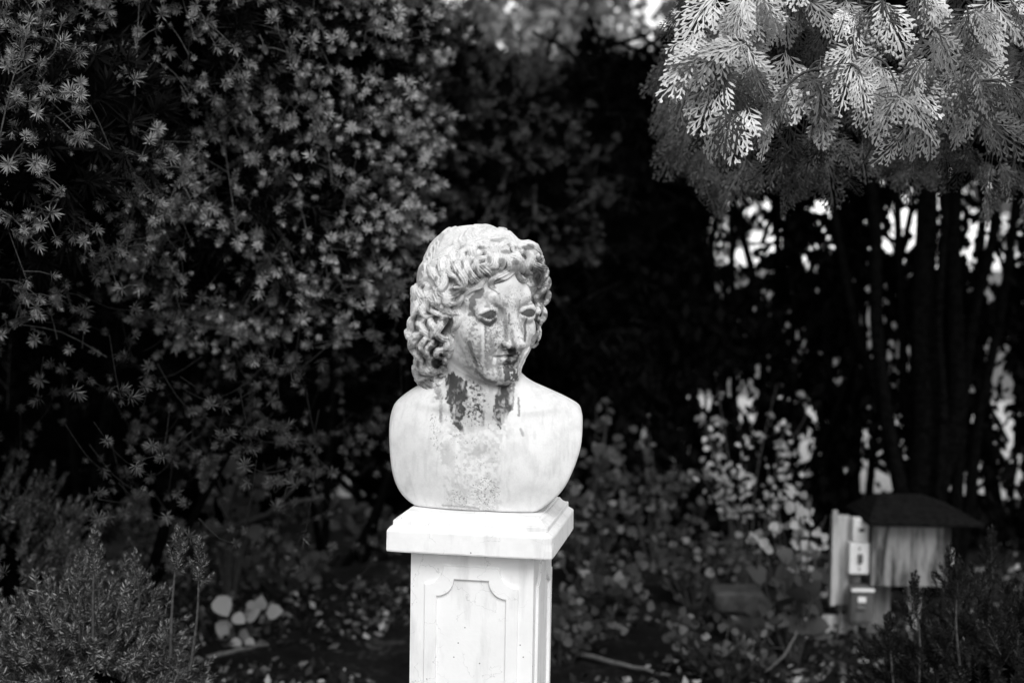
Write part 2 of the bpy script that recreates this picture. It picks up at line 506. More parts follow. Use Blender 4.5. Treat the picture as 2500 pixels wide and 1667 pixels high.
# hair: base masses, then traced locks laid over them
hair = Field(np.array([BASE[0] - 0.165, BY - 0.195, TOPZ + 0.19]), np.array([BASE[0] + 0.135, BY + 0.15, TOPZ + 0.54]), 0.0014)
def hair_base(fd):
    H_ell(fd, (0, -0.030, 0.046), (0.092, 0.096, 0.097), 0.0)                 # combed cap
    H_ell(fd, (0.026, -0.022, 0.050), (0.074, 0.086, 0.094), 0.010)
    arch = [(-0.092, 0.000, -0.030), (-0.094, 0.022, 0.020), (-0.083, 0.050, 0.062), (-0.050, 0.074, 0.088), (0, 0.082, 0.096),
            (0.050, 0.074, 0.088), (0.083, 0.050, 0.062), (0.094, 0.022, 0.020), (0.092, 0.000, -0.030)]
    rr = [0.018, 0.020, 0.019, 0.016, 0.015, 0.016, 0.020, 0.022, 0.020]
    for i in range(8):
        H_cap(fd, arch[i], arch[i + 1], rr[i], rr[i + 1], 0.010)
    for s_ in (-1, 1):
        ch = [(-0.094, -0.010, -0.020), (-0.094, -0.022, -0.060), (-0.084, -0.040, -0.095), (-0.072, -0.052, -0.118)]
        r2 = [0.024, 0.025, 0.022, 0.018]
        for i in range(3):
            a, b = ch[i], ch[i + 1]
            H_cap(fd, (a[0] * -s_, a[1], a[2]), (b[0] * -s_, b[1], b[2]), r2[i], r2[i + 1], 0.012)
        ch = [(-0.072, -0.050, -0.010), (-0.068, -0.060, -0.060), (-0.056, -0.066, -0.105)]
        for i in range(2):
            a, b = ch[i], ch[i + 1]
            H_cap(fd, (a[0] * -s_, a[1], a[2]), (b[0] * -s_, b[1], b[2]), 0.036, 0.032, 0.015)
    H_cap(fd, (0, -0.080, -0.02), (0, -0.070, -0.10), 0.05, 0.04, 0.03)
    W_cap(fd, at(1290, 622, BY - 0.01), at(1302, 640, BY), 0.022, 0.022, 0.01)
    far = [(1282, 616, 0.00), (1306, 640, 0.00), (1320, 690, 0.005), (1312, 760, 0.01), (1297, 815, 0.015), (1272, 880, 0.02)]
    fr = [0.008, 0.015, 0.018, 0.016, 0.014, 0.009]
    for i in range(5):
        W_cap(fd, at(far[i][0], far[i][1], BY + far[i][2]), at(far[i + 1][0], far[i + 1][1], BY + far[i + 1][2]), fr[i], fr[i + 1], 0.012)
hair_base(hair)
# combed waves on the cap
sl, X, Y, Z = hair.blk(hair.lo, hair.lo + hair.h * hair.n)
HX, HF, HZ = [((X - HCEN[0]) * e[0] + (Y - HCEN[1]) * e[1] + (Z - HCEN[2]) * e[2]).astype(np.float32) for e in (ex, ef, ez)]
ang = np.arctan2(HX, HZ - 0.02)
wob = 0.16 * np.sin(HF * 95 + 2.0 * ang) + 0.05 * np.sin(HF * 230 - 3 * ang)
deflate = 0.012 * (1 - smooth01(0.060, 0.030, HF) * smooth01(-0.01, 0.02, HZ))
hair.F += np.where(HF < 0.052, 0.0040 * np.exp(-(np.sin((ang + wob) * 12) / 0.38) ** 2) + 0.0014 * np.sin((ang + wob) * 38) + 0.0030 * np.sin((ang + wob) * 7.0 + 1.0) - 0.002, 0).astype(np.float32)
base_field = Field(hair.lo, hair.lo + hair.h * 2, hair.h)
base_field.n = hair.n; base_field.F = np.minimum(hair.F + 0.002, 0.05)
hair.F += deflate.astype(np.float32)
del HX, HF, HZ, ang, wob

ZA, ZB, ZC = (1000, 540, 0.15306), (980, 720, 0.15306), (1140, 700, 0.1658)
LOCKS = [
 (ZA, 110, [(420, 690), (560, 560), (720, 470), (880, 400)]),
 (ZA, 110, [(860, 420), (1010, 360), (1160, 310), (1300, 290)]),
 (ZA, 110, [(1280, 300), (1420, 300), (1560, 330), (1680, 400)]),
 (ZA, 100, [(1230, 480), (1270, 600), (1230, 690), (1170, 720)]),
 (ZA, 110, [(1160, 720), (1230, 770), (1300, 840)]),
 (ZA, 100, [(1450, 480), (1460, 620), (1430, 730), (1330, 800)]),
 (ZA, 100, [(1320, 620), (1300, 740), (1400, 830), (1480, 800)]),
 (ZA, 120, [(840, 560), (860, 720), (900, 820), (980, 950)]),
 (ZA, 120, [(580, 620), (540, 760), (570, 900)]),
 (ZA, 110, [(1690, 540), (1700, 650), (1740, 770)]),
 (ZA, 110, [(700, 520), (690, 640), (720, 760)]),
 (ZA, 110, [(1040, 420), (1000, 500), (1060, 560)]),
 (ZA, 100, [(1150, 400), (1180, 470), (1250, 500)]),
 (ZA, 100, [(1500, 430), (1540, 500), (1600, 560)]),
 (ZA, 90, [(1120, 530), (960, 620), (925, 720), (970, 840), (1080, 920), (1150, 960), (1130, 1020), (1000, 1040), (880, 1055)]),
 (ZA, 80, [(1240, 590), (1110, 620), (1070, 700), (1100, 790), (1180, 860), (1200, 950), (1160, 1020)]),
 (ZA, 90, [(1280, 400), (1330, 520), (1370, 640), (1330, 720), (1250, 740), (1225, 800), (1270, 890)]),
 (ZA, 105, [(1480, 560), (1560, 620), (1590, 720), (1550, 820), (1450, 880), (1330, 930), (1290, 1000), (1340, 1080), (1400, 1140)]),
 (ZA, 80, [(1590, 540), (1645, 680), (1640, 790), (1570, 880), (1450, 950), (1350, 985)]),
 (ZA, 85, [(1370, 600), (1390, 450), (1480, 380), (1560, 380), (1625, 430), (1660, 520)]),
 (ZA, 75, [(990, 450), (1060, 370), (1170, 340), (1240, 370), (1200, 450), (1110, 490)]),
 (ZA, 105, [(1630, 560), (1720, 600), (1770, 690), (1780, 800), (1850, 880), (1940, 880), (2010, 830)]),
 (ZA, 110, [(1780, 500), (1880, 500), (1925, 580), (1885, 680), (1880, 760), (1940, 830)]),
 (ZA, 85, [(1760, 430), (1850, 455), (1960, 520), (2060, 610), (2120, 690)]),
 (ZA, 90, [(1740, 420), (1830, 385), (1950, 415), (2050, 500), (2110, 610)]),
 (ZA, 100, [(1960, 680), (2050, 720), (2130, 790), (2140, 880), (2060, 1030)]),
 (ZA, 80, [(1680, 700), (1690, 830), (1730, 920), (1800, 965), (1870, 940)]),
 (ZA, 60, [(1930, 930), (1965, 980), (1900, 1030), (1850, 990)]),
 (ZA, 105, [(920, 470), (800, 560), (755, 680), (770, 790), (840, 880), (870, 960), (830, 1035), (730, 1055)]),
 (ZA, 90, [(760, 550), (650, 640), (615, 740), (660, 840), (740, 900), (800, 990)]),
 (ZA, 140, [(610, 560), (440, 680), (395, 760), (430, 870), (480, 960), (490, 1040)]),
 (ZA, 110, [(620, 780), (600, 900), (560, 1000), (535, 1100), (560, 1220), (650, 1290), (780, 1280)]),
 (ZA, 90, [(840, 1040), (760, 1110), (670, 1170), (640, 1240)]),
 (ZA, 80, [(1150, 1040), (1000, 1085), (920, 1140), (880, 1220), (930, 1260)]),
 (ZA, 70, [(890, 1060), (855, 1160), (830, 1240), (890, 1285)]),
 (ZA, 110, [(390, 830), (300, 930), (220, 1010), (205, 1090), (250, 1190), (280, 1300)]),
 (ZA, 115, [(330, 1040), (300, 1120), (340, 1220), (440, 1290), (500, 1300)]),
 (ZA, 95, [(430, 1060), (490, 1150), (500, 1260)]),
 (ZB, 90, [(330, 0), (290, 100), (260, 220), (210, 330), (200, 400)]),
 (ZB, 90, [(400, 0), (390, 130), (350, 230), (370, 310), (440, 350), (510, 330)]),
 (ZB, 80, [(480, 60), (520, 130), (480, 210), (560, 290), (630, 330), (640, 400), (590, 430)]),
 (ZB, 105, [(560, 0), (600, 100), (600, 200)]),
 (ZB, 95, [(680, 0), (720, 110), (790, 130)]),
 (ZB, 95, [(940, 20), (880, 110), (880, 190), (930, 280), (955, 370), (925, 470), (860, 530), (820, 600), (855, 640)]),
 (ZB, 105, [(650, 180), (720, 260), (820, 320), (890, 360), (900, 440), (860, 520)]),
 (ZB, 105, [(690, 330), (670, 430), (590, 500), (550, 580), (600, 660), (690, 700), (750, 760), (740, 830), (650, 850), (560, 880), (540, 950), (600, 1000), (680, 990)]),
 (ZB, 75, [(720, 640), (800, 660), (830, 740), (820, 850), (760, 900), (680, 925)]),
 (ZB, 60, [(810, 900), (780, 975), (740, 980)]),
 (ZB, 105, [(360, 380), (320, 470), (360, 560), (420, 620), (450, 700)]),
 (ZB, 90, [(480, 400), (505, 500), (490, 600), (450, 700)]),
 (ZB, 110, [(180, 380), (145, 500), (140, 640), (165, 760)]),
 (ZB, 100, [(340, 600), (260, 660), (195, 740), (190, 840), (240, 930), (270, 1010)]),
 (ZB, 80, [(400, 680), (340, 760), (310, 840), (350, 910)]),
 (ZB, 80, [(490, 730), (420, 840), (400, 920), (430, 990), (500, 1000)]),
 (ZB, 100, [(285, 1000), (255, 1100), (255, 1200), (300, 1290), (420, 1330), (560, 1360), (650, 1400)]),
 (ZB, 70, [(330, 1020), (310, 1120), (340, 1200), (420, 1250), (510, 1240), (560, 1310), (630, 1350), (690, 1310)]),
 (ZB, 80, [(420, 1010), (440, 1100), (480, 1180), (540, 1210), (620, 1210), (680, 1170), (720, 1190), (690, 1250), (630, 1250)]),
 (ZB, 75, [(680, 1000), (745, 1010), (700, 1090), (640, 1070)]),
 (ZB, 90, [(265, 1310), (290, 1400), (370, 1460), (430, 1500)]),
 (ZB, 100, [(380, 1360), (430, 1430), (510, 1470), (570, 1440)]),
 (ZB, 80, [(560, 1380), (620, 1430), (660, 1395)]),
 (ZC, 90, [(1150, 0), (1060, 70), (1020, 160), (1040, 250)]),
 (ZC, 70, [(1190, 80), (1170, 180), (1130, 270)]),
 (ZC, 90, [(1080, 280), (1010, 340), (1020, 430), (1070, 490)]),
 (ZC, 70, [(1120, 330), (1130, 420), (1080, 500), (1070, 570)]),
 (ZC, 70, [(1000, 540), (1050, 640), (1000, 700), (960, 760), (935, 850), (980, 870), (1030, 830)]),
 (ZC, 60, [(1055, 620), (1045, 720), (1035, 800)]),
 (ZC, 45, [(900, 900), (830, 1000), (780, 1100), (755, 1200)]),
 (ZC, 40, [(850, 1020), (805, 1120), (765, 1250)]),
]
def lay(u, v):
    """first point of the photo ray on the hair masses (nearest approach when it misses)"""
    d = ray(u, v)
    t = np.linspace(2.36, 2.80, 400)
    P = CAM + d * t[:, None]
    f = np.minimum(base_field.sample(P), fig.sample(P) + 0.001)
    inside = np.all((P > base_field.lo) & (P < base_field.lo + base_field.h * (base_field.n - 1)), axis=1)
    f = np.where(inside, f, 1.0)
    hit = np.argmax(f < 0) if (f < 0).any() else int(np.argmin(f))
    return P[hit]
def add_lock(fd, C, rad, strands=3.3, lift=0.48):
    """a lock as a ridged rope along C (n,3) with radius rad"""
    n = len(C)
    g1 = base_field.grad(C); g2 = fig.grad(C)
    nrm = np.where((fig.sample(C) < base_field.sample(C))[:, None], g2, g1)
    C = C + nrm * (lift * rad[:, None])
    T = np.gradient(C, axis=0); T /= np.linalg.norm(T, axis=1)[:, None] + 1e-9
    B = np.cross(T, nrm); B /= np.linalg.norm(B, axis=1)[:, None] + 1e-9
    R = rad.max() + 0.004
    sl, X, Y, Z = fd.blk(C.min(0) - R, C.max(0) + R)
    if sl is None: return
    shp = np.broadcast(X, Y, Z).shape
    best = np.full(shp, 1.0, np.float32)
    for i in range(n - 1):
        sl2, X2, Y2, Z2 = fd.blk(np.minimum(C[i], C[i + 1]) - R, np.maximum(C[i], C[i + 1]) + R)
        if sl2 is None: continue
        ab = C[i + 1] - C[i]
        dx, dy, dz = X2 - C[i][0], Y2 - C[i][1], Z2 - C[i][2]
        t = np.clip((dx * ab[0] + dy * ab[1] + dz * ab[2]) / (ab @ ab + 1e-12), 0, 1)
        dx = dx - t * ab[0]; dy = dy - t * ab[1]; dz = dz - t * ab[2]
        r = rad[i] + (rad[i + 1] - rad[i]) * t
        b = B[i] + 0; lat = (dx * b[0] + dy * b[1] + dz * b[2]) / r
        d = np.sqrt(dx * dx + dy * dy + dz * dz) - r * (1.0 + 0.17 * np.cos(lat * math.pi * strands))
        off = tuple(slice(sl2[q].start - sl[q].start, sl2[q].stop - sl[q].start) for q in range(3))
        best[off] = np.minimum(best[off], d)
    fd.union(sl, best, 0.0012)
for (ox, oy, sc), w, pts in LOCKS:
    uv = catmull([(ox + x * sc, oy + y * sc) for x, y in pts], 4)
    C = np.array([lay(u, v) for u, v in uv])
    for _ in range(2):      # even out depth jumps
        C[1:-1] = 0.25 * C[:-2] + 0.5 * C[1:-1] + 0.25 * C[2:]
    n = len(C); t = np.linspace(0, 1, n)
    r0 = w * 0.5 * sc / 1338 * 1.27
    rad = r0 * (0.72 + 0.28 * np.sin(np.pi * np.clip(t * 1.15, 0, 1)) ** 0.6) * (1 - 0.35 * t ** 3)
    add_lock(hair, C, rad)
# the sides and back that the photo does not show: wavy locks hanging down
rs = np.random.default_rng(3)
for k in range(26):
    a0 = math.radians(100 + 170 * k / 25 + rs.uniform(-3, 3))       # around the back, measured from the face
    pts = []
    for q, z in enumerate(np.linspace(0.02, -0.115, 9)):
        a = a0 + 0.10 * math.sin(q * 1.6 + k)
        rr_ = 0.104 - 0.10 * max(0, -z - 0.03)
        pts.append(hw(rr_ * 0.92 * math.sin(a), -0.03 + rr_ * math.cos(a) * 0.92, z))
    C = catmull(np.array(pts), 3)
    add_lock(hair, C, np.linspace(0.009, 0.006, len(C)))

def finish_field(fd, amp, sc):
    V, Q = fd.mesh()
    nz = fbm(V * sc, 3) - 0.5
    return V, Q
Vf, Qf = fig.mesh()
Vh, Qh = hair.mesh()

# stains, weathering and some painted shade as they lie on the cast stone (albedo 1 = clean)
def zpts(z, pts): return np.array([(z[0] + x * z[2], z[1] + y * z[2]) for x, y in pts])
Z2 = (920, 850, 0.28695)
def blob(U, Vv, z, cx, cy, rx, ry, nz, amp=0.5, soft=0.25):
    cx, cy = z[0] + cx * z[2], z[1] + cy * z[2]; rx *= z[2]; ry *= z[2]
    q = np.sqrt(((U - cx) / rx) ** 2 + ((Vv - cy) / ry) ** 2) + (nz - 0.5) * 2 * amp
    return smooth01(1 + soft, 1 - soft, q)
def poly_mask(U, Vv, z, pts, nz, amp=6.0, soft=1.5):
    d = poly_sdf(U, Vv, zpts(z, pts)) + (nz - 0.5) * 2 * amp
    return smooth01(soft, -soft, d)
def stroke(U, Vv, z, pts, w, nz, amp=0.6):
    p = zpts(z, pts); d = np.full(len(U), 1e9)
    for a, b in zip(p[:-1], p[1:]):
        e = b - a; t = np.clip(((U - a[0]) * e[0] + (Vv - a[1]) * e[1]) / (e @ e), 0, 1)
        d = np.minimum(d, np.hypot(U - a[0] - t * e[0], Vv - a[1] - t * e[1]))
    q = d / (w * z[2]) + (nz - 0.5) * 2 * amp
    return smooth01(1.3, 0.6, q)
def paint_figure(V):
    U, W = project(V)
    front = V[:, 1] < BY + 0.03
    n1 = fbm(V * 60, 4); n2 = fbm(V * 190 + 5, 3); n3 = fbm(V * 240 + 9, 2)
    n4 = fbm(V * np.array([140, 140, 22]) + 3, 3)              # drips, drawn out downwards
    a = np.full(len(V), 0.80); sp = np.zeros(len(V))
    def lay_on(mask, val, op=1.0):
        nonlocal a
        m_ = mask * op * front
        a = a * (1 - m_) + val * m_
    def speck(mask, op=1.0):
        nonlocal sp
        sp = np.maximum(sp, mask * op * front)
    vj = np.interp(U, [1060, 1095, 1140, 1185, 1223, 1256, 1275], [858, 884, 915, 933, 938, 930, 905])
    hd = W < vj + 3
    # grey weathering film over the face, broken up
    face = blob(U, W, ZC, 420, 800, 520, 700, n1, 0.25, 0.3) * hd
    lay_on(face, 0.56, 0.55)
    lay_on(face * smooth01(0.45, 0.57, n2 * 0.6 + n4 * 0.4), 0.27, 0.8)
    speck(face * smooth01(0.35, 0.55, n1), 1.0)
    speck(blob(U, W, ZC, 720, 200, 230, 210, n2, 0.7), 0.9)      # speckled forehead
    lay_on(poly_mask(U, W, ZC, [(20, 210), (110, 60), (240, 40), (250, 130), (150, 190), (110, 300), (140, 440), (40, 430)], n2, 8), 0.12, 0.85)
    lay_on(stroke(U, W, ZC, [(430, 280), (530, 340), (560, 460), (570, 640), (590, 780)], 34, n2, 0.9), 0.20, 0.65)  # side of the nose: stain and shade painted as one
    lay_on(stroke(U, W, ZC, [(620, 400), (620, 540)], 14, n3, 0.8), 0.12, 0.8)
    lay_on(stroke(U, W, ZC, [(215, 480), (270, 540), (340, 560), (420, 480)], 32, n2, 0.4), 0.10, 0.95)
    lay_on(stroke(U, W, ZC, [(270, 600), (265, 760), (265, 880)], 16, n3, 0.9), 0.12, 0.8)
    lay_on(stroke(U, W, ZC, [(880, 470), (850, 560), (860, 680), (850, 790)], 20, n2, 0.9), 0.10, 0.9)
    lay_on(stroke(U, W, ZC, [(840, 280), (900, 260), (960, 250)], 16, n3, 0.5), 0.2, 0.7)
    lay_on(stroke(U, W, ZC, [(30, 820), (70, 960), (150, 1160)], 26, n2, 1.3), 0.10, 0.8)
    lay_on(stroke(U, W, ZC, [(130, 1230), (260, 1360), (420, 1410)], 24, n3, 0.9), 0.14, 0.8)
    lay_on(stroke(U, W, ZC, [(0, 1340), (120, 1390), (300, 1440)], 45, n2, 0.8), 0.22, 0.7)
    lay_on(poly_mask(U, W, ZC, [(570, 900), (720, 900), (745, 990), (640, 1035), (560, 1040), (620, 990)], n3, 4), 0.035, 0.95)
    lay_on(blob(U, W, ZC, 600, 1085, 42, 45, n3, 0.5), 0.06, 0.95)
    lay_on(poly_mask(U, W, ZC, [(520, 1140), (640, 1110), (700, 1060), (760, 1000), (760, 1390), (560, 1400), (530, 1260)], n2, 7) * smooth01(0.62, 0.50, n3 * 0.5 + n1 * 0.5), 0.07, 0.93)
    lay_on(stroke(U, W, ZC, [(510, 840), (530, 890), (580, 890)], 16, n3, 0.4), 0.10, 0.85)
    # a pale run that cleaned the cheek, and a paler nose ridge
    lay_on(stroke(U, W, ZC, [(225, 560), (240, 800), (230, 1150)], 24, n3, 0.5), 0.76, 0.8)
    lay_on(stroke(U, W, ZC, [(690, 430), (740, 600), (760, 800)], 60, n2, 0.4), 0.72, 0.6)
    # eyeballs
    for s_ in (1, -1):
        c = hw(s_ * EYE_X, EYE_C[1], EYE_C[2])
        r = np.linalg.norm(V - c, axis=1)
        Hh = (V - c) @ ez; Xh = (V - c) @ ex
        lim_up = 0.0074 * np.clip(1 - (Xh / 0.0190) ** 2, 0, 1) + 0.0002
        lim_dn = -0.0064 * np.clip(1 - (Xh / 0.0190) ** 2, 0, 1) - 0.0014
        mk = (r < EYE_R + 0.0012) & (Hh < lim_up) & (Hh > lim_dn) & ((V - c) @ ef > 0.006)
        rim = (r < EYE_R + 0.0050) & (np.abs(Hh) < 0.0125) & ((V - c) @ ef > 0.004) & (r > EYE_R + 0.0008)
        a = np.where(rim & (Hh > 0.002), 0.74, a)
        a = np.where(mk, 0.06 + 0.07 * n2, a)
    # neck: the two dark runs, the flaking strip between them
    neck = smooth01(-2, 5, W - vj)
    lay_on(blob(U, W, Z2, 850, 400, 300, 300, n1, 0.3) * neck, 0.36, 0.7)  # neck greyed for its stains and for the shadow on it
    speck(blob(U, W, Z2, 820, 420, 160, 300, n2, 0.4) * neck, 0.9)
    lay_on(poly_mask(U, W, Z2, [(575, 240), (650, 200), (760, 290), (775, 420), (735, 480), (775, 560), (715, 590), (745, 735), (650, 640), (590, 420)], n2, 9) * neck, 0.05, 0.97)
    lay_on(poly_mask(U, W, Z2, [(1040, 290), (1155, 270), (1145, 520), (1050, 680), (985, 610), (1000, 470)], n2, 8) * neck, 0.055, 0.97)
    lay_on(blob(U, W, Z2, 830, 470, 70, 150, n2, 0.9) * smooth01(0.47, 0.53, n3) * neck, 0.035, 0.95)
    for x0, y0, x1, y1, w_ in ((545, 400, 545, 620, 14), (1165, 300, 1150, 520, 12), (1205, 420, 1210, 570, 10), (520, 330, 530, 420, 30), (910, 540, 900, 650, 14)):
        lay_on(stroke(U, W, Z2, [(x0, y0), (x1, y1)], w_, n3, 0.8) * neck, 0.18, 0.8)
    # chest: lichen speckle and grey patches
    ch = poly_mask(U, W, Z2, [(490, 420), (1160, 420), (1060, 900), (1040, 1390), (560, 1390), (600, 900), (500, 700)], n1, 34, 10) * neck
    lay_on(ch * smooth01(0.45, 0.62, n2), 0.50, 0.55)
    speck(ch * smooth01(0.40, 0.62, n1 * 0.6 + n2 * 0.4), 0.85)
    lay_on(poly_mask(U, W, Z2, [(545, 820), (620, 790), (660, 930), (640, 1010), (560, 980)], n2, 16, 5) * neck, 0.50, 0.7)
    lay_on(poly_mask(U, W, Z2, [(790, 900), (870, 800), (930, 830), (940, 890), (860, 930)], n2, 14, 3) * neck, 0.40, 0.7)
    speck(blob(U, W, Z2, 690, 1280, 110, 90, n2, 0.6) * neck, 1.0)
    speck(blob(U, W, Z2, 930, 1230, 120, 150, n2, 0.6) * neck, 1.0)
    speck(stroke(U, W, Z2, [(480, 600), (490, 760), (520, 850)], 40, n3, 0.8) * neck, 1.0)
    lay_on(stroke(U, W, Z2, [(1225, 690), (1240, 740)], 12, n3, 0.8) * neck, 0.35, 0.8)
    lay_on(stroke(U, W, Z2, [(560, 1335), (800, 1352), (870, 1362)], 9, n3, 0.5) * neck, 0.3, 0.7)
    # faint run marks over the rest
    lay_on(smooth01(0.52, 0.72, n4) * neck, 0.68, 0.6)
    speck(neck * smooth01(0.52, 0.70, n1), 0.22)
    return np.clip(a, 0.03, 0.84), sp
def paint_hair(V):
    U, W = project(V)
    n1 = fbm(V * 45, 3); n2 = fbm(V * 150 + 5, 3); n3 = fbm(V * 260 + 9, 2)
    a = np.full(len(V), 0.76)
    def lay_on(mask, val, op=1.0):
        nonlocal a
        a = a * (1 - mask * op) + val * mask * op
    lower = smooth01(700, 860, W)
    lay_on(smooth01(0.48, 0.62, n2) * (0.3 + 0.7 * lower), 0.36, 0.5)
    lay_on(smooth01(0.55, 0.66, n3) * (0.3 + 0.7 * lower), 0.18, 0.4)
    right = smooth01(1285, 1320, U) * smooth01(590, 640, W)
    lay_on(right * smooth01(0.40, 0.54, n2), 0.14, 0.85)
    for z, cx, cy, rx, ry in ((ZA, 1420, 990, 150, 70), (ZA, 1770, 900, 130, 80), (ZA, 740, 1120, 110, 70), (ZA, 1900, 420, 110, 50), (ZA, 2060, 900, 90, 130),
                              (ZB, 740, 470, 60, 130), (ZB, 600, 770, 90, 60), (ZB, 560, 1080, 90, 80), (ZB, 260, 370, 80, 50), (ZB, 620, 1290, 70, 50), (ZB, 250, 540, 40, 60),
                              (ZB, 400, 1420, 120, 70), (ZB, 480, 880, 70, 60), (ZC, 1110, 150, 50, 60), (ZC, 980, 720, 60, 130), (ZC, 1000, 560, 60, 80)):
        lay_on(blob(U, W, z, cx, cy, rx, ry, n2, 0.6), 0.10, 0.8)
    # grime and groove shade painted between the locks, as they lie in the photograph
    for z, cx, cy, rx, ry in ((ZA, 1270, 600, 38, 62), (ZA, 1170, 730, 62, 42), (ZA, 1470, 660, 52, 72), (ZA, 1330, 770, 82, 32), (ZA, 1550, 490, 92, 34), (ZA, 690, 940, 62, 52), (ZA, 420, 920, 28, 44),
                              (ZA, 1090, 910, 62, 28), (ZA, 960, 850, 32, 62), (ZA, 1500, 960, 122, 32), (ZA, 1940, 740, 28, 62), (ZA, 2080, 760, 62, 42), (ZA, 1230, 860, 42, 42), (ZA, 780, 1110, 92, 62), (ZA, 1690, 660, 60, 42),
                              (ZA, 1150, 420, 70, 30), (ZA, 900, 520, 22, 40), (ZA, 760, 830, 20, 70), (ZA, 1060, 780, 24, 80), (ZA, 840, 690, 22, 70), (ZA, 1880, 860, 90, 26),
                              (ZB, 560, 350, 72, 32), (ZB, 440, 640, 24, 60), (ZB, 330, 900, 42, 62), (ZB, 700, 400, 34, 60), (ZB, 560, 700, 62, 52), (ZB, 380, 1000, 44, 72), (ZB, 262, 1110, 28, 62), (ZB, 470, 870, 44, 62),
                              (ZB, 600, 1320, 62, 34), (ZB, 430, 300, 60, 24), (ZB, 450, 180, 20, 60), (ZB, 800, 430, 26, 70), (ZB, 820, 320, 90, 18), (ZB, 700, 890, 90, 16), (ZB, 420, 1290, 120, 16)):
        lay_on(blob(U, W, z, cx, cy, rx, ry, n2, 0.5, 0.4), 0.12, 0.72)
    return np.clip(a, 0.04, 0.82), 0.1 + 0.3 * lower

def stone_mat():
    mt, nt, b = mat_new('weathered_cast_stone')
    at_ = N(nt, 'ShaderNodeAttribute'); at_.attribute_name = 'weather_shade'
    n = noise_node(nt, 900, 4, 0.7)
    r = ramp(nt, n.outputs[0], [(0.30, 0.86), (0.62, 1.0)])
    mx = N(nt, 'ShaderNodeMix', data_type='RGBA', blend_type='MULTIPLY'); mx.inputs[0].default_value = 1.0
    nt.links.new(at_.outputs['Fac'], mx.inputs[6]); nt.links.new(r.outputs[0], mx.inputs[7])
    asp = N(nt, 'ShaderNodeAttribute'); asp.attribute_name = 'speck'
    ns = noise_node(nt, 270, 6, 0.75)
    ad = N(nt, 'ShaderNodeMath', operation='MULTIPLY_ADD'); ad.inputs[1].default_value = 0.16; ad.inputs[2].default_value = -0.16
    nt.links.new(asp.outputs['Fac'], ad.inputs[0])
    ad2 = N(nt, 'ShaderNodeMath', operation='ADD'); nt.links.new(ns.outputs[0], ad2.inputs[0]); nt.links.new(ad.outputs[0], ad2.inputs[1])
    rs_ = ramp(nt, ad2.outputs[0], [(0.525, 1.0), (0.585, 0.40)])
    mx2 = N(nt, 'ShaderNodeMix', data_type='RGBA', blend_type='MULTIPLY'); mx2.inputs[0].default_value = 1.0
    nt.links.new(mx.outputs[2], mx2.inputs[6]); nt.links.new(rs_.outputs[0], mx2.inputs[7])
    nt.links.new(mx2.outputs[2], b.inputs['Base Color'])
    b.inputs['Roughness'].default_value = 0.82; b.inputs['Specular IOR Level'].default_value = 0.25
    nm = noise_node(nt, 38, 5, 0.65)
    rm = ramp(nt, nm.outputs[0], [(0.36, 0.87), (0.58, 1.0)])
    mx3 = N(nt, 'ShaderNodeMix', data_type='RGBA', blend_type='MULTIPLY'); mx3.inputs[0].default_value = 1.0
    nt.links.new(mx2.outputs[2], mx3.inputs[6]); nt.links.new(rm.outputs[0], mx3.inputs[7]); nt.links.new(mx3.outputs[2], b.inputs['Base Color'])
    n2 = noise_node(nt, 350, 5, 0.65)
    bump(nt, b, n2.outputs[0], 0.35, 0.0012)
    return mt
M_STONE = stone_mat()
bust = tag(empty('garden_bust', BASE), 'weathered white stone bust of a curly haired youth on the white pedestal', 'bust')
def stone_part(name, V, Q, paint):
    me = mesh_np(name, V - BASE, Q, True)
    wv, spv = paint(V)
    attr(me, 'weather_shade', wv); attr(me, 'speck', spv)
    o = link(name, me, bust, M_STONE)
    return o
figure = stone_part('head_and_shoulders', Vf, Qf, paint_figure)
hair_o = stone_part('hair', Vh, Qh, paint_hair)
hair_o['label'] = 'thick wavy locks carved round the face, stained dark in places'
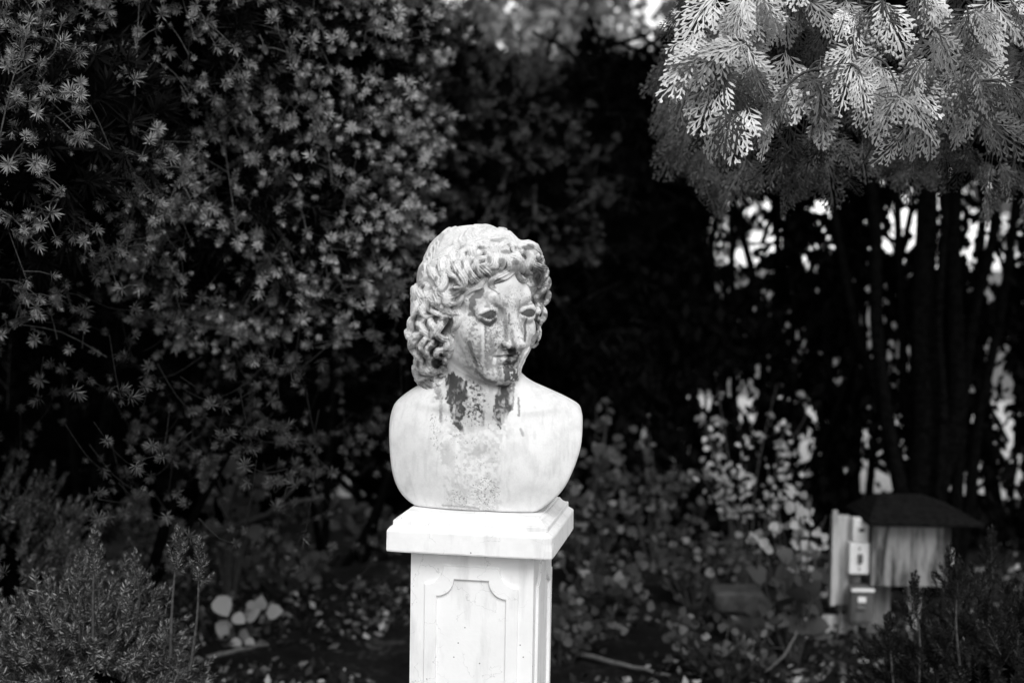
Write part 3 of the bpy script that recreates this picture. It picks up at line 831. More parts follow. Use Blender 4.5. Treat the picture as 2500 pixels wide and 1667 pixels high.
# ------------------------------------------------------------------ pedestal
PYAW = -0.1698
PX = -0.0502 * 0.9
ZB = HC - 0.5722 * 0.9          # underside of the cap slab
PSH = 0.1237 * 0.9
def paint_mat():
    mt, nt, b = mat_new('white_painted_concrete')
    n = noise_node(nt, 9, 6, 0.6)
    r = ramp(nt, n.outputs[0], [(0.30, 0.80), (0.60, 0.88)])
    # pin holes
    v = N(nt, 'ShaderNodeTexVoronoi'); v.inputs['Scale'].default_value = 48
    tc = N(nt, 'ShaderNodeTexCoord'); nt.links.new(tc.outputs['Object'], v.inputs['Vector'])
    hole = ramp(nt, v.outputs['Distance'], [(0.045, 0.22), (0.075, 1.0)])
    n3 = noise_node(nt, 14, 2)
    gate = ramp(nt, n3.outputs[0], [(0.46, 1.0), (0.50, 0.0)])
    mxh = N(nt, 'ShaderNodeMix', data_type='RGBA', blend_type='LIGHTEN'); mxh.inputs[0].default_value = 1.0
    nt.links.new(hole.outputs[0], mxh.inputs[6]); nt.links.new(gate.outputs[0], mxh.inputs[7])
    # hair cracks in the paint
    nw = noise_node(nt, 18, 4)
    v2 = N(nt, 'ShaderNodeTexVoronoi', feature='DISTANCE_TO_EDGE'); v2.inputs['Scale'].default_value = 11
    mxv = N(nt, 'ShaderNodeMix', data_type='RGBA', blend_type='ADD'); mxv.inputs[0].default_value = 0.10
    nt.links.new(tc.outputs['Object'], mxv.inputs[6]); nt.links.new(nw.outputs['Color'], mxv.inputs[7])
    nt.links.new(mxv.outputs[2], v2.inputs['Vector'])
    crack = ramp(nt, v2.outputs['Distance'], [(0.002, 0.70), (0.007, 1.0)])
    n5 = noise_node(nt, 6, 3)
    gate2 = ramp(nt, n5.outputs[0], [(0.50, 1.0), (0.60, 0.0)])
    mxc = N(nt, 'ShaderNodeMix', data_type='RGBA', blend_type='LIGHTEN'); mxc.inputs[0].default_value = 1.0
    nt.links.new(crack.outputs[0], mxc.inputs[6]); nt.links.new(gate2.outputs[0], mxc.inputs[7])
    m1 = N(nt, 'ShaderNodeMix', data_type='RGBA', blend_type='MULTIPLY'); m1.inputs[0].default_value = 1.0
    m2 = N(nt, 'ShaderNodeMix', data_type='RGBA', blend_type='MULTIPLY'); m2.inputs[0].default_value = 1.0
    nt.links.new(r.outputs[0], m1.inputs[6]); nt.links.new(mxh.outputs[2], m1.inputs[7])
    nt.links.new(m1.outputs[2], m2.inputs[6]); nt.links.new(mxc.outputs[2], m2.inputs[7])
    # grey bloom, drawn out downwards
    mp = N(nt, 'ShaderNodeMapping'); mp.inputs['Scale'].default_value = (26, 26, 5)
    nt.links.new(tc.outputs['Object'], mp.inputs['Vector'])
    n6 = noise_node(nt, 1.0, 5, 0.6, vec=mp.outputs[0])
    st = ramp(nt, n6.outputs[0], [(0.52, 1.0), (0.75, 0.74)])
    m3 = N(nt, 'ShaderNodeMix', data_type='RGBA', blend_type='MULTIPLY'); m3.inputs[0].default_value = 1.0
    nt.links.new(m2.outputs[2], m3.inputs[6]); nt.links.new(st.outputs[0], m3.inputs[7])
    nt.links.new(m3.outputs[2], b.inputs['Base Color'])
    b.inputs['Roughness'].default_value = 0.6; b.inputs['Specular IOR Level'].default_value = 0.35
    n4 = noise_node(nt, 160, 5, 0.6)
    bump(nt, b, n4.outputs[0], 0.25, 0.0012)
    return mt
M_PAINT = paint_mat()
pedestal = tag(empty('pedestal', (PX, BY, 0), PYAW), 'white painted square pedestal with moulded cap and shaped panels', 'pedestal')
def square_rings(name, prof, sub=34, wear=0.0012, seed=1, cap_top=True, cap_bot=True):
    """square solid from a profile [(half width, z)], edges worn a little"""
    P = []; n = sub * 4
    t = np.arange(sub) / sub * 2 - 1
    side = np.concatenate([np.stack([t, -np.ones(sub)], 1), np.stack([np.ones(sub), t], 1), np.stack([-t, np.ones(sub)], 1), np.stack([-np.ones(sub), -t], 1)])
    cr = np.abs(side).min(1) ** 14           # near the arrises
    V = []
    for h, z in prof:
        V.append(np.column_stack([side * h, np.full(n, z)]))
    V = np.concatenate(V)
    nz = fbm(V * 90 + seed * 3.1, 3) - 0.5
    nz2 = np.clip(fbm(V * 38 + seed * 7.7, 3) - 0.60, 0, 1)
    k = np.tile(cr, len(prof))
    rad = V[:, :2] / (np.linalg.norm(V[:, :2], axis=1)[:, None] + 1e-9)
    V[:, :2] += rad * (nz * wear * 0.5 - nz2 * wear * 5 * (0.25 + k) - k * wear * 1.2)[:, None]
    V[:, 2] += nz * wear * 0.9
    Q = []
    for i in range(len(prof) - 1):
        a = np.arange(n); b = (a + 1) % n
        Q.append(np.stack([i * n + a, i * n + b, (i + 1) * n + b, (i + 1) * n + a], 1))
    bm_ = bpy.data.meshes.new(name)
    faces = [tuple(q) for q in np.concatenate(Q)]
    if cap_top: faces.append(tuple(range((len(prof) - 1) * n, len(prof) * n)))
    if cap_bot: faces.append(tuple(range(n - 1, -1, -1)))
    bm_.from_pydata([tuple(v) for v in V], [], faces); bm_.update()
    return bm_
z0 = ZB
slab = [(0.1475, z0), (0.1485, z0 + 0.0025), (0.1485, z0 + 0.014), (0.1485, z0 + 0.026), (0.1485, z0 + 0.036), (0.1475, z0 + 0.0390), (0.1450, z0 + 0.0412), (0.1392, z0 + 0.0455)]
mould = [(0.1386, z0 + 0.0440), (0.1384, z0 + 0.0530), (0.1376, z0 + 0.0545), (0.1335, z0 + 0.0552), (0.1300, z0 + 0.0570), (0.1272, z0 + 0.0598), (0.1250, z0 + 0.0635), (0.1240, z0 + 0.0645), (0.1204, z0 + 0.0650), (0.1200, z0 + 0.0672), (0.1190, TOPZ - 0.0004)]
link('cap_slab', square_rings('cap_slab', slab, 60, 0.0021, 1), pedestal, M_PAINT)
link('cap_moulding', square_rings('cap_moulding', mould, 44, 0.0010, 2), pedestal, M_PAINT)
PB = 0.17
link('shaft', square_rings('shaft', [(PSH + 0.0005, PB)] + [(PSH, z) for z in np.linspace(PB + 0.02, ZB - 0.004, 14)] + [(PSH, ZB + 0.0005)], 16, 0.0007, 3), pedestal, M_PAINT)
link('plinth', square_rings('plinth', [(0.150, -0.02), (0.150, 0.09), (0.147, 0.094), (0.140, 0.100), (0.132, 0.118), (0.126, 0.140), (0.1245, 0.155), (0.122, 0.1702)], 30, 0.0012, 4), pedestal, M_PAINT)
def panel_loop(off, z1, z0_, bite, h):
    """outline with bitten (concave) upper and lower corners on the face x in [-h,h]"""
    x = h - off; pts = []
    K = 9
    for k in range(K):                       # top left, clockwise seen from the front
        a = math.radians(-90 + 90 * k / (K - 1))
        pts.append((-x + bite * math.cos(a), z1 + bite * math.sin(a)))
    for k in range(K):
        a = math.radians(180 + 90 * k / (K - 1))
        pts.append((x + bite * math.cos(a), z1 + bite * math.sin(a)))
    for k in range(K):
        a = math.radians(90 + 90 * k / (K - 1))
        pts.append((x + bite * math.cos(a), z0_ + bite * math.sin(a)))
    for k in range(K):
        a = math.radians(0 + 90 * k / (K - 1))
        pts.append((-x + bite * math.cos(a), z0_ + bite * math.sin(a)))
    return pts
def panel_mesh():
    zt = ZB - 0.027
    o = panel_loop(0.027, zt, PB + 0.05, 0.034, PSH); i = panel_loop(0.0485, zt - 0.0235, PB + 0.0735, 0.0315, PSH)
    n = len(o); y0 = -PSH + 0.001
    V = []
    for loop, y, sh in ((o, y0, 0), (o, -PSH - 0.0030, 0.0), (o, -PSH - 0.0048, 0.0014), (i, -PSH - 0.0054, -0.0012), (i, -PSH - 0.0044, 0.0), (i, y0, 0.0006)):
        cx = 0.0; cz = (zt + PB) / 2
        for x, z in loop:
            V.append((x * (1 - sh * 8), y, z - sh * (1 if z > cz else -1)))
    Q = [(r * n + k, r * n + (k + 1) % n, (r + 1) * n + (k + 1) % n, (r + 1) * n + k) for r in range(5) for k in range(n)]
    me = bpy.data.meshes.new('panel_moulding'); me.from_pydata(V, [], Q); me.update()
    bm = bmesh.new(); bm.from_mesh(me); bmesh.ops.recalc_face_normals(bm, faces=bm.faces); bm.to_mesh(me); bm.free()
    me.materials.append(M_PAINT)
    return me
pm = panel_mesh()
for k in range(4):
    o = link('panel_moulding', pm, pedestal); o.rotation_euler = (0, 0, math.radians(90 * k))
# ------------------------------------------------------------------ ground, drive, far things
rng = np.random.default_rng(11)
def ground_z(x, y):
    P = np.stack([np.asarray(x, float), np.asarray(y, float), np.zeros_like(np.asarray(x, float))], -1)
    near = np.exp(-((P[..., 0]) ** 2 + (P[..., 1] - 2.6) ** 2) / 1.5)
    return ((fbm(P * 0.9 + 3, 3) - 0.5) * 0.12 + (fbm(P * 7.0, 3) - 0.5) * 0.035) * (1 - 0.9 * near) - 0.01
def ground_mat():
    mt, nt, b = mat_new('mossy_soil')
    n = noise_node(nt, 5, 6, 0.65); n2 = noise_node(nt, 45, 6, 0.7)
    mx = N(nt, 'ShaderNodeMath', operation='MULTIPLY_ADD'); mx.inputs[1].default_value = 0.55
    nt.links.new(n2.outputs[0], mx.inputs[0]); 
    hm = N(nt, 'ShaderNodeMath', operation='MULTIPLY'); hm.inputs[1].default_value = 0.45
    nt.links.new(n.outputs[0], hm.inputs[0]); nt.links.new(hm.outputs[0], mx.inputs[2])
    r = ramp(nt, mx.outputs[0], [(0.42, 0.001), (0.55, 0.010), (0.70, 0.09)])
    nt.links.new(r.outputs[0], b.inputs['Base Color'])
    b.inputs['Roughness'].default_value = 0.95; b.inputs['Specular IOR Level'].default_value = 0.15
    bump(nt, b, mx.outputs[0], 0.8, 0.03)
    return mt
gx = np.concatenate([np.linspace(-600, -8, 24)[:-1], np.linspace(-8, 8, 180), np.linspace(8, 600, 24)[1:]])
gy = np.concatenate([np.linspace(-120, -2, 12)[:-1], np.linspace(-2, 12, 170), np.linspace(12, 900, 30)[1:]])
GX, GY = np.meshgrid(gx, gy, indexing='ij')
GZ = ground_z(GX, GY)
fl = smooth01(7.6, 9.0, GY); GZ = GZ * (1 - fl) + (-0.05) * fl
nx, ny = GX.shape
idx = np.arange(nx * ny).reshape(nx, ny)
Q = np.stack([idx[:-1, :-1], idx[1:, :-1], idx[1:, 1:], idx[:-1, 1:]], -1).reshape(-1, 4)
ground = link('ground', mesh_np('ground', np.stack([GX, GY, GZ], -1).reshape(-1, 3), Q, True), None, ground_mat())
tag(ground, 'dark mossy garden soil under the shrubs', 'ground', kind='structure')
# pale drive beyond the trees
M_GRAVEL = simple_mat('pale_gravel', 0.42, 0.60, 22, 0.9, 0.5, 0.02)
xs_ = np.linspace(-40, 60, 60); ys_ = np.linspace(8.4, 15.0, 8)
DX, DY = np.meshgrid(xs_, ys_, indexing='ij'); DZ = np.full(DX.shape, -0.035)
DY = DY + 0.25 * np.sin(DX * 0.7) * (DY < 8.5)
i2 = np.arange(DX.size).reshape(DX.shape)
Q2 = np.stack([i2[:-1, :-1], i2[1:, :-1], i2[1:, 1:], i2[:-1, 1:]], -1).reshape(-1, 4)
drive = link('gravel_drive', mesh_np('gravel_drive', np.stack([DX, DY, DZ], -1).reshape(-1, 3), Q2), None, M_GRAVEL)
tag(drive, 'pale gravel drive seen between the trunks', 'drive', kind='structure')
M_LAWN = simple_mat('mown_lawn', 0.10, 0.17, 30, 0.9, 0.6, 0.03)
xs_ = np.linspace(-300, 300, 30); ys_ = np.linspace(15.0, 600.0, 30)
DX, DY = np.meshgrid(xs_, ys_, indexing='ij'); DZ = np.full(DX.shape, -0.03)
i2 = np.arange(DX.size).reshape(DX.shape)
Q2 = np.stack([i2[:-1, :-1], i2[1:, :-1], i2[1:, 1:], i2[:-1, 1:]], -1).reshape(-1, 4)
lawn = link('lawn', mesh_np('lawn', np.stack([DX, DY, DZ], -1).reshape(-1, 3), Q2), None, M_LAWN)
tag(lawn, 'open lawn beyond the drive', 'lawn', kind='structure')

# ------------------------------------------------------------------ foliage tools
def frames(D, roll):
    """rotation matrices that take +Z to D with a given roll"""
    D = D / (np.linalg.norm(D, axis=1)[:, None] + 1e-9)
    ref = np.where(np.abs(D[:, 2:3]) < 0.95, np.array([[0, 0, 1.0]]), np.array([[1.0, 0, 0]]))
    A = np.cross(ref, D); A /= np.linalg.norm(A, axis=1)[:, None] + 1e-9
    B = np.cross(D, A)
    c, s_ = np.cos(roll)[:, None], np.sin(roll)[:, None]
    X = c * A + s_ * B; Y = -s_ * A + c * B
    return np.stack([X, Y, D], 2)
def stamp(soup, tmpl, P, R, sc):
    """copy a template (V,Q) to many places"""
    V, Qt = tmpl
    k = len(P)
    W = np.einsum('nij,vj->nvi', R, V) * np.asarray(sc)[:, None, None] + P[:, None, :]
    Qs = Qt[None] + (np.arange(k) * len(V))[:, None, None]
    soup.add(W.reshape(-1, 3), Qs.reshape(-1, 4))
def place(name, me, parent, P, R, sc):
    """copies of one mesh as parts of a thing that has no rotation"""
    loc = np.array(parent.location)
    for p, r, s_ in zip(P, R, sc):
        o = bpy.data.objects.new(name, me); COL.objects.link(o); o.parent = parent
        M = Matrix.Identity(4)
        for i in range(3):
            for j in range(3): M[i][j] = r[i][j] * s_
            M[i][3] = p[i] - loc[i]
        o.matrix_local = M
def kite(base, d, side, L, w, bend=0.0, up=None):
    tip = base + d * L + (up * bend if up is not None else 0)
    mid = base + d * L * 0.5 + (up * bend * 0.15 if up is not None else 0)
    return [base, mid + side * w, tip, mid - side * w]
def yew_star(n=26, L=0.024, w=0.0013, seed=0, axis_len=0.018):
    r = np.random.default_rng(seed); V = []
    for k in range(n):
        az = k * 2.39996 + r.uniform(-0.2, 0.2)
        t = k / (n - 1)
        pol = math.radians(88 - 66 * t + r.uniform(-9, 9))
        d = np.array([math.sin(pol) * math.cos(az), math.sin(pol) * math.sin(az), math.cos(pol)])
        s_ = np.cross(d, [0, 0, 1.0]); s_ /= np.linalg.norm(s_) + 1e-9
        up = np.cross(s_, d)
        V += kite(np.array([0, 0, axis_len * (t - 1)]), d, s_, L * r.uniform(0.8, 1.15), w * r.uniform(0.9, 1.2), -0.003 * r.uniform(0, 1), up)
    return np.array(V), np.arange(len(V)).reshape(-1, 4)
def yew_shoot(n=46, L=0.016, w=0.0011, length=0.085, seed=0):
    """upright bottle-brush shoot along +Z"""
    r = np.random.default_rng(seed); V = []
    for k in range(n):
        az = k * 2.39996; t = (k + 0.5) / n
        pol = math.radians(72 - 40 * t + r.uniform(-10, 10))
        d = np.array([math.sin(pol) * math.cos(az), math.sin(pol) * math.sin(az), math.cos(pol)])
        s_ = np.cross(d, [0, 0, 1.0]); s_ /= np.linalg.norm(s_) + 1e-9
        V += kite(np.array([0, 0, length * t]), d, s_, L * r.uniform(0.8, 1.15) * (1.0 - 0.25 * t), w, 0.002 * r.uniform(0, 1), np.cross(s_, d))
    V = np.array(V); Qq = np.arange(len(V)).reshape(-1, 4)
    T, TQ = tube_np([(0, 0, -0.01), (0.001, 0, length * 0.5), (0, 0.001, length)], [0.0010, 0.0008, 0.0004], 3)
    return np.concatenate([V, T]), np.concatenate([Qq, TQ + len(V)])
def yew_comb(n=22, L=0.020, w=0.0016, length=0.062, seed=0):
    """older twig with needles in two ranks along +Z"""
    r = np.random.default_rng(seed); V = []
    for k in range(n):
        sg = 1 if k % 2 else -1; t = (k + 0.5) / n
        a = math.radians(r.uniform(48, 74)); tilt = r.normal(0, 0.35)
        d = np.array([sg * math.sin(a) * math.cos(tilt), math.sin(a) * math.sin(tilt), math.cos(a)])
        s_ = np.cross(d, [0, 1.0, 0]); s_ /= np.linalg.norm(s_) + 1e-9
        V += kite(np.array([0, 0, length * t]), d, s_, L * r.uniform(0.7, 1.15), w)
    V = np.array(V); T, TQ = tube_np([(0, 0, 0), (0.001, 0, length * 0.5), (0, 0, length)], [0.0012, 0.001, 0.0007], 3)
    return np.concatenate([V, T]), np.concatenate([np.arange(len(V)).reshape(-1, 4), TQ + len(V)])
def cedar_frond(seed=0, L=0.10):
    """flat fan spray of scale leaves: rachis along +Z, spread in X, face along Y"""
    r = np.random.default_rng(seed); V = []
    def ribbon(p, ang, ln, w, lift):
        d = np.array([math.sin(ang), 0.0, math.cos(ang)]); s_ = np.array([math.cos(ang), 0.0, -math.sin(ang)])
        V.extend([p, p + d * ln * 0.68 + s_ * w, p + d * ln, p + d * ln * 0.68 - s_ * w])
        return d
    n = int(r.integers(5, 7))
    lean = r.uniform(-0.15, 0.15)
    for k in range(n):
        t = (k + 0.5) / n
        for sg in (1, -1):
            tt0 = t + (0.25 / n if sg > 0 else -0.1 / n)
            p = np.array([math.sin(lean * tt0) * L * tt0, 0, L * tt0])
            bl = L * (0.60 * (1 - tt0) ** 0.8 + 0.10) * r.uniform(0.75, 1.1)
            ang = lean * 2 * tt0 + sg * math.radians(r.uniform(32, 44))
            d = np.array([math.sin(ang), 0, math.cos(ang)])
            ribbon(p, ang, bl, 0.0017, 0)
            m_ = max(1, int(bl / 0.0115))
            for q in range(m_):
                tt = (q + 0.35) / m_
                for s2 in (1, -1):
                    l2 = bl * 0.40 * (1 - tt) ** 0.7 + 0.004
                    ribbon(p + d * bl * (tt + (0.2 / m_ if s2 > 0 else 0)), ang + s2 * math.radians(r.uniform(30, 40)), l2 * r.uniform(0.8, 1.15), 0.0021, 0)
    ribbon(np.array([0, 0, -0.01]), 0.0, L * 0.6, 0.0016, 0)
    ribbon(np.array([0, 0, L * 0.45]), lean, L * 0.6, 0.0018, 0)
    V = np.array(V)
    V[:, 1] = -r.uniform(0.15, 0.8) * V[:, 2] ** 2 / L - r.uniform(1.0, 6.0) * V[:, 0] ** 2 + r.uniform(-3, 3) * V[:, 0] * V[:, 2] + 0.0010 * np.sin(V[:, 0] * 700 + V[:, 2] * 300)      # arching over, edges drooping
    return V, np.arange(len(V)).reshape(-1, 4)
def ovate(seed=0, n=7, wid=0.36, fold=0.12, curl=0.10, heart=0.0):
    """leaf blade along +Z from the stalk, unit length, face along -Y"""
    V = []; 
    for k in range(n):
        t = k / (n - 1)
        w = wid * (math.sin(math.pi * min(1, t ** 0.75 + heart * (1 - t))) ** 0.8 if 0 < t < 1 else 0.02)
        z = t; y = curl * t * t
        V += [(-w, y - fold * w, z), (0, y, z), (w, y - fold * w, z)]
    Qq = []
    for k in range(n - 1):
        a = k * 3; Qq += [(a, a + 1, a + 4, a + 3), (a + 1, a + 2, a + 5, a + 4)]
    return np.array(V), np.array(Qq)
def leaf_quads(n_unused=None):
    return np.array([(0, 0, 0), (0.30, 0.05, 0.45), (0, 0.0, 1.0), (-0.30, 0.05, 0.45)]), np.array([(0, 1, 2, 3)])

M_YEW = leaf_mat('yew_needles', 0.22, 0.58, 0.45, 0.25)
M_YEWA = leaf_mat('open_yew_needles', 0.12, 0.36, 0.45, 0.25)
M_LOWTWIG = simple_mat('shaded_low_twigs', 0.010, 0.03, 90, 0.95, 0.4, 0.002, 0.0)  # twigs under the crown, shade put into their colour
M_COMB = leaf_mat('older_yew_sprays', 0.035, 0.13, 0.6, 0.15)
M_YEWC = leaf_mat('dim_yew_needles', 0.025, 0.10, 0.6, 0.1)  # dimmer copy of the needles, for growth that stands in shade
M_YEWE = leaf_mat('shaded_yew_needles', 0.003, 0.012, 0.8, 0.0)  # near-black copy of the needles: shade of the rear yews painted in
M_YEWD = leaf_mat('shaded_inner_needles', 0.004, 0.012, 0.8, 0.0)  # needles inside the crown, darkened in colour to stand for shade
M_CEDAR = leaf_mat('cedar_scale_leaves', 0.50, 0.72, 0.5, 0.3, [(0.0, 0.06), (0.30, 0.16), (0.55, 0.55), (0.8, 1.05), (1.0, 1.2)])
M_CEDARD = leaf_mat('shaded_cedar_foliage', 0.002, 0.008, 0.9, 0.0)  # cedar leaves painted dark for the deep shade they hang in
M_BARK = simple_mat('dark_bark', 0.001, 0.006, 40, 1.0, 0.8, 0.01, 0.0)
M_TWIG = simple_mat('grey_twig_bark', 0.02, 0.09, 90, 0.9, 0.4, 0.002, 0.1)
M_LEAF = leaf_mat('mid_green_leaves', 0, 0, 0.5, 0.2, None, [(0.0, 0.008), (0.55, 0.035), (0.9, 0.09), (1.0, 0.17)])
M_FAR = leaf_mat('far_tree_leaves', 0.08, 0.26, 0.6, 0.2)
M_PALE = leaf_mat('pale_variegated_leaves', 0.10, 0.42, 0.5, 0.3)
M_BROAD = leaf_mat('broad_soft_leaves', 0.24, 0.34, 0.5, 0.3)
M_CORE = simple_mat('painted_crown_shade', 0.001, 0.003, 25, 1.0, 1.0, 0.04, 0.0)  # solid crown interior, coloured as the shade inside it
STARS = [yew_star(seed=k, n=int(20 + 3 * k), L=0.025 + 0.002 * (k % 3), w=0.0018) for k in range(5)]
COMBS = [yew_comb(seed=k, n=20 + 3 * k) for k in range(3)]
SHOOTS = [yew_shoot(seed=k, n=50 + 5 * k, L=0.0200, w=0.0019, length=0.062) for k in range(4)]
FRONDS = [cedar_frond(seed=k, L=0.060 + 0.006 * k) for k in range(10)]
QUADL = leaf_quads()

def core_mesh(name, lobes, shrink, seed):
    """lumpy dark interior of a crown: twigs and shade as solid dark colour, one closed lump per lobe"""
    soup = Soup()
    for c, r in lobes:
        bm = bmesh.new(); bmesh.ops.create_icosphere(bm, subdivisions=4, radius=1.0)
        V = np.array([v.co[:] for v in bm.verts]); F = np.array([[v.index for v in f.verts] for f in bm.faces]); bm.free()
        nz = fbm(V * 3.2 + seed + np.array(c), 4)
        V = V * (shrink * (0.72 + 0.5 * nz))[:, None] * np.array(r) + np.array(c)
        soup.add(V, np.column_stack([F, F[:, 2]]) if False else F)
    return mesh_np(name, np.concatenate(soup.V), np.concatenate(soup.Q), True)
def lobe_points(lobes, n, r, face=None, zmin=None):
    """points near the lobes' outer surface that are not inside another lobe; returns P, outward normals"""
    P = []; Nn = []
    ar = np.array([a[0] * a[1] + a[1] * a[2] + a[0] * a[2] for _, a in [(c, q) for c, q in lobes]])
    pick = r.choice(len(lobes), size=n * 4, p=ar / ar.sum())
    d = r.normal(size=(n * 4, 3)); d /= np.linalg.norm(d, axis=1)[:, None]
    C = np.array([l[0] for l in lobes])[pick]; R_ = np.array([l[1] for l in lobes])[pick]
    Pt = C + d * R_; Nt = d / R_; Nt /= np.linalg.norm(Nt, axis=1)[:, None]
    ok = np.ones(len(Pt), bool)
    for i, (c, q) in enumerate(lobes):
        ins = (((Pt - c) / q) ** 2).sum(1) < 0.93
        ok &= ~(ins & (pick != i))
    if face is not None:
        v = face - Pt; v /= np.linalg.norm(v, axis=1)[:, None]
        ok &= (Nt * v).sum(1) > r.uniform(-0.35, 0.1, len(Pt))
    if zmin is not None: ok &= Pt[:, 2] > zmin
    return Pt[ok][:n], Nt[ok][:n]
# ------------------------------------------------------------------ yews along the left and behind
def yew_tree(name, base, label, lobes, nbr, seed, parts=0, stems=5, zmin=None, coarse=False, mat=None, extra=(), star_scale=1.0):
    tw2 = Soup(); lowf = Soup()
    r = np.random.default_rng(seed)
    root = tag(empty(name, (base[0], base[1], float(ground_z(base[0], base[1])))), label, 'yew', 'yews standing in a row behind the pedestal')
    loc = np.array(root.location)
    # stems
    top = np.mean([c for c, _ in lobes], axis=0)
    for k in range(stems):
        a = 2 * math.pi * k / stems + r.uniform(-0.4, 0.4)
        b0 = np.array([0.10 * math.cos(a), 0.10 * math.sin(a), -0.03])
        tgt = lobes[k % len(lobes)][0] - loc + r.normal(0, 0.12, 3)
        mid = b0 * 0.5 + tgt * 0.5 + np.array([0.16 * math.cos(a), 0.16 * math.sin(a), 0]) * 1.0
        pts = catmull(np.array([b0, b0 * 0.7 + mid * 0.3 + r.normal(0, 0.03, 3), mid, tgt * 0.8 + mid * 0.2 + r.normal(0, 0.05, 3), tgt]), 4)
        s_ = Soup(); s_.tube(pts, np.linspace(0.024, 0.008, len(pts)) * r.uniform(0.6, 1.2), 7)
        link('stem', s_.mesh('stem', True), root, M_BARK)
    link('shade_core', core_mesh('shade_core', [(np.array(c) - loc, q) for c, q in lobes], 0.80, seed), root, M_CORE)
    # branchlets
    tw = Soup(); far = Soup(); deep = Soup(); stars = []
    ss0 = star_scale; combs = []
    P, Nn = lobe_points(lobes, nbr, r, CAM, zmin)
    for p, n in zip(P, Nn):
        d = n + r.normal(0, 0.45, 3) + np.array([0, 0, 0.15]); d /= np.linalg.norm(d)
        L = r.uniform(0.14, 0.34)
        tip = p + n * r.uniform(-0.10, 0.09)
        sag = np.array([0, 0, -r.uniform(0.0, 0.05)])
        pts = np.array([tip - d * L, tip - d * L * 0.5 - sag * 0.6, tip])
        pts = catmull(pts, 3)
        tw.tube(pts - loc, np.linspace(0.0018, 0.0009, len(pts)), 3)
        for t in (0.05, 0.35, 0.65):
            combs.append((pts[0] * (1 - t) + pts[-1] * t + r.normal(0, 0.006, 3), d + r.normal(0, 0.35, 3), r.uniform(0.8, 1.3) * ss0))
        stars.append((tip, d, r.uniform(0.55, 1.25) * ss0))
        for q in range(int(r.integers(2, 6))):
            t = r.uniform(0.25, 0.95); b = pts[0] * (1 - t) + pts[-1] * t
            sd_ = np.cross(d, r.normal(0, 1, 3)); sd_ /= np.linalg.norm(sd_) + 1e-9
            d2 = d * 0.6 + sd_ * 0.9 + np.array([0, 0, 0.1]); d2 /= np.linalg.norm(d2)
            l2 = r.uniform(0.02, 0.075)
            tw.tube(np.array([b, b + d2 * l2 * 0.5 + [0, 0, 0.004], b + d2 * l2]) - loc, [0.0016, 0.0013, 0.001], 3)
            stars.append((b + d2 * l2, d2, r.uniform(0.45, 1.15) * ss0))
    link('twigs', tw.mesh('twigs'), root, M_TWIG)['kind'] = 'stuff'
    SP = np.array([s_[0] for s_ in stars]); SD = np.array([s_[1] for s_ in stars]); SS = np.array([s_[2] for s_ in stars])
    roll = r.uniform(0, 6.28, len(SP)); RR = frames(SD, roll); var = r.integers(0, len(STARS), len(SP))
    own = np.zeros(len(SP), bool)
    if parts:
        u, v = project(SP); size = SS / SP[:, 1]
        vis = (u > -40) & (u < 2540) & (v > -40) & (v < 1700)
        order = np.argsort(-np.where(vis, size, 0))
        own[order[:parts]] = True; own &= vis
        for k in range(len(STARS)):
            mk = own & (var == k)
            place('sprig', STAR_ME[(mat or M_YEW).name, k], root, SP[mk], RR[mk], SS[mk])
    for k in range(len(STARS)):
        mk = (~own) & (var == k)
        if mk.any(): stamp(far, STARS[k], SP[mk] - loc, RR[mk], SS[mk] * (1.5 if coarse else 1.0))
    link('foliage', far.mesh('foliage'), root, mat or M_YEW)['kind'] = 'stuff'
    CP = np.array([c[0] for c in combs]); CD = np.array([c[1] for c in combs]); CS = np.array([c[2] for c in combs]); cv_ = r.integers(0, 3, len(CP)); cs_ = Soup()
    CR = frames(CD, r.uniform(0, 6.28, len(CP)))
    for k in range(3): stamp(cs_, COMBS[k], CP[cv_ == k] - loc, CR[cv_ == k], CS[cv_ == k])
    link('older_sprays', cs_.mesh('older_sprays'), root, M_COMB if mat in (None, M_YEWA) else mat)['kind'] = 'stuff'
    # inner needles filling in behind, their colour darkened as shade
    for c, q, m_ in extra:           # thin low sprays in the shade under the crown
        Pl = c + r.uniform(-1, 1, (m_, 3)) * np.array(q)
        for p in Pl:
            d = r.normal(0, 1, 3) + np.array([0.3, -0.5, -0.1]); d /= np.linalg.norm(d)
            pts = catmull(np.array([p - d * 0.13 + [0, 0, 0.03], p - d * 0.06, p]), 3); tw2.tube(pts - loc, np.linspace(0.0014, 0.0008, len(pts)), 3)
            Ps = np.array([p] + [p - d * r.uniform(0.02, 0.15) + r.normal(0, 0.02, 3) for _ in range(int(r.integers(1, 4)))])
            stamp(lowf, STARS[int(r.integers(0, 5))], Ps - loc, frames(np.tile(d, (len(Ps), 1)) + r.normal(0, 0.5, Ps.shape), r.uniform(0, 6, len(Ps))), r.uniform(0.4, 0.85, len(Ps)))
    if extra:
        link('low_twigs', tw2.mesh('low_twigs'), root, M_LOWTWIG)['kind'] = 'stuff'
        link('low_sprays', lowf.mesh('low_sprays'), root, M_YEWC)['kind'] = 'stuff'
    P2, N2 = lobe_points([(c, np.array(q) * 0.88) for c, q in lobes], int(nbr * 2.2), r, None, None)
    st = Soup(); stamp(st, STARS[1], P2 - loc, frames(N2 + r.normal(0, 0.6, P2.shape), r.uniform(0, 6, len(P2))), np.full(len(P2), 1.9))
    link('inner_foliage', st.mesh('inner_foliage'), root, M_YEWD)['kind'] = 'stuff'
    return root
STAR_ME = {}
for mt_ in (M_YEW, M_YEWA):
    for k in range(len(STARS)):
        me = mesh_np('sprig', STARS[k][0], STARS[k][1]); me.materials.append(mt_); STAR_ME[mt_.name, k] = me
A3 = lambda *a: np.array(a, float)
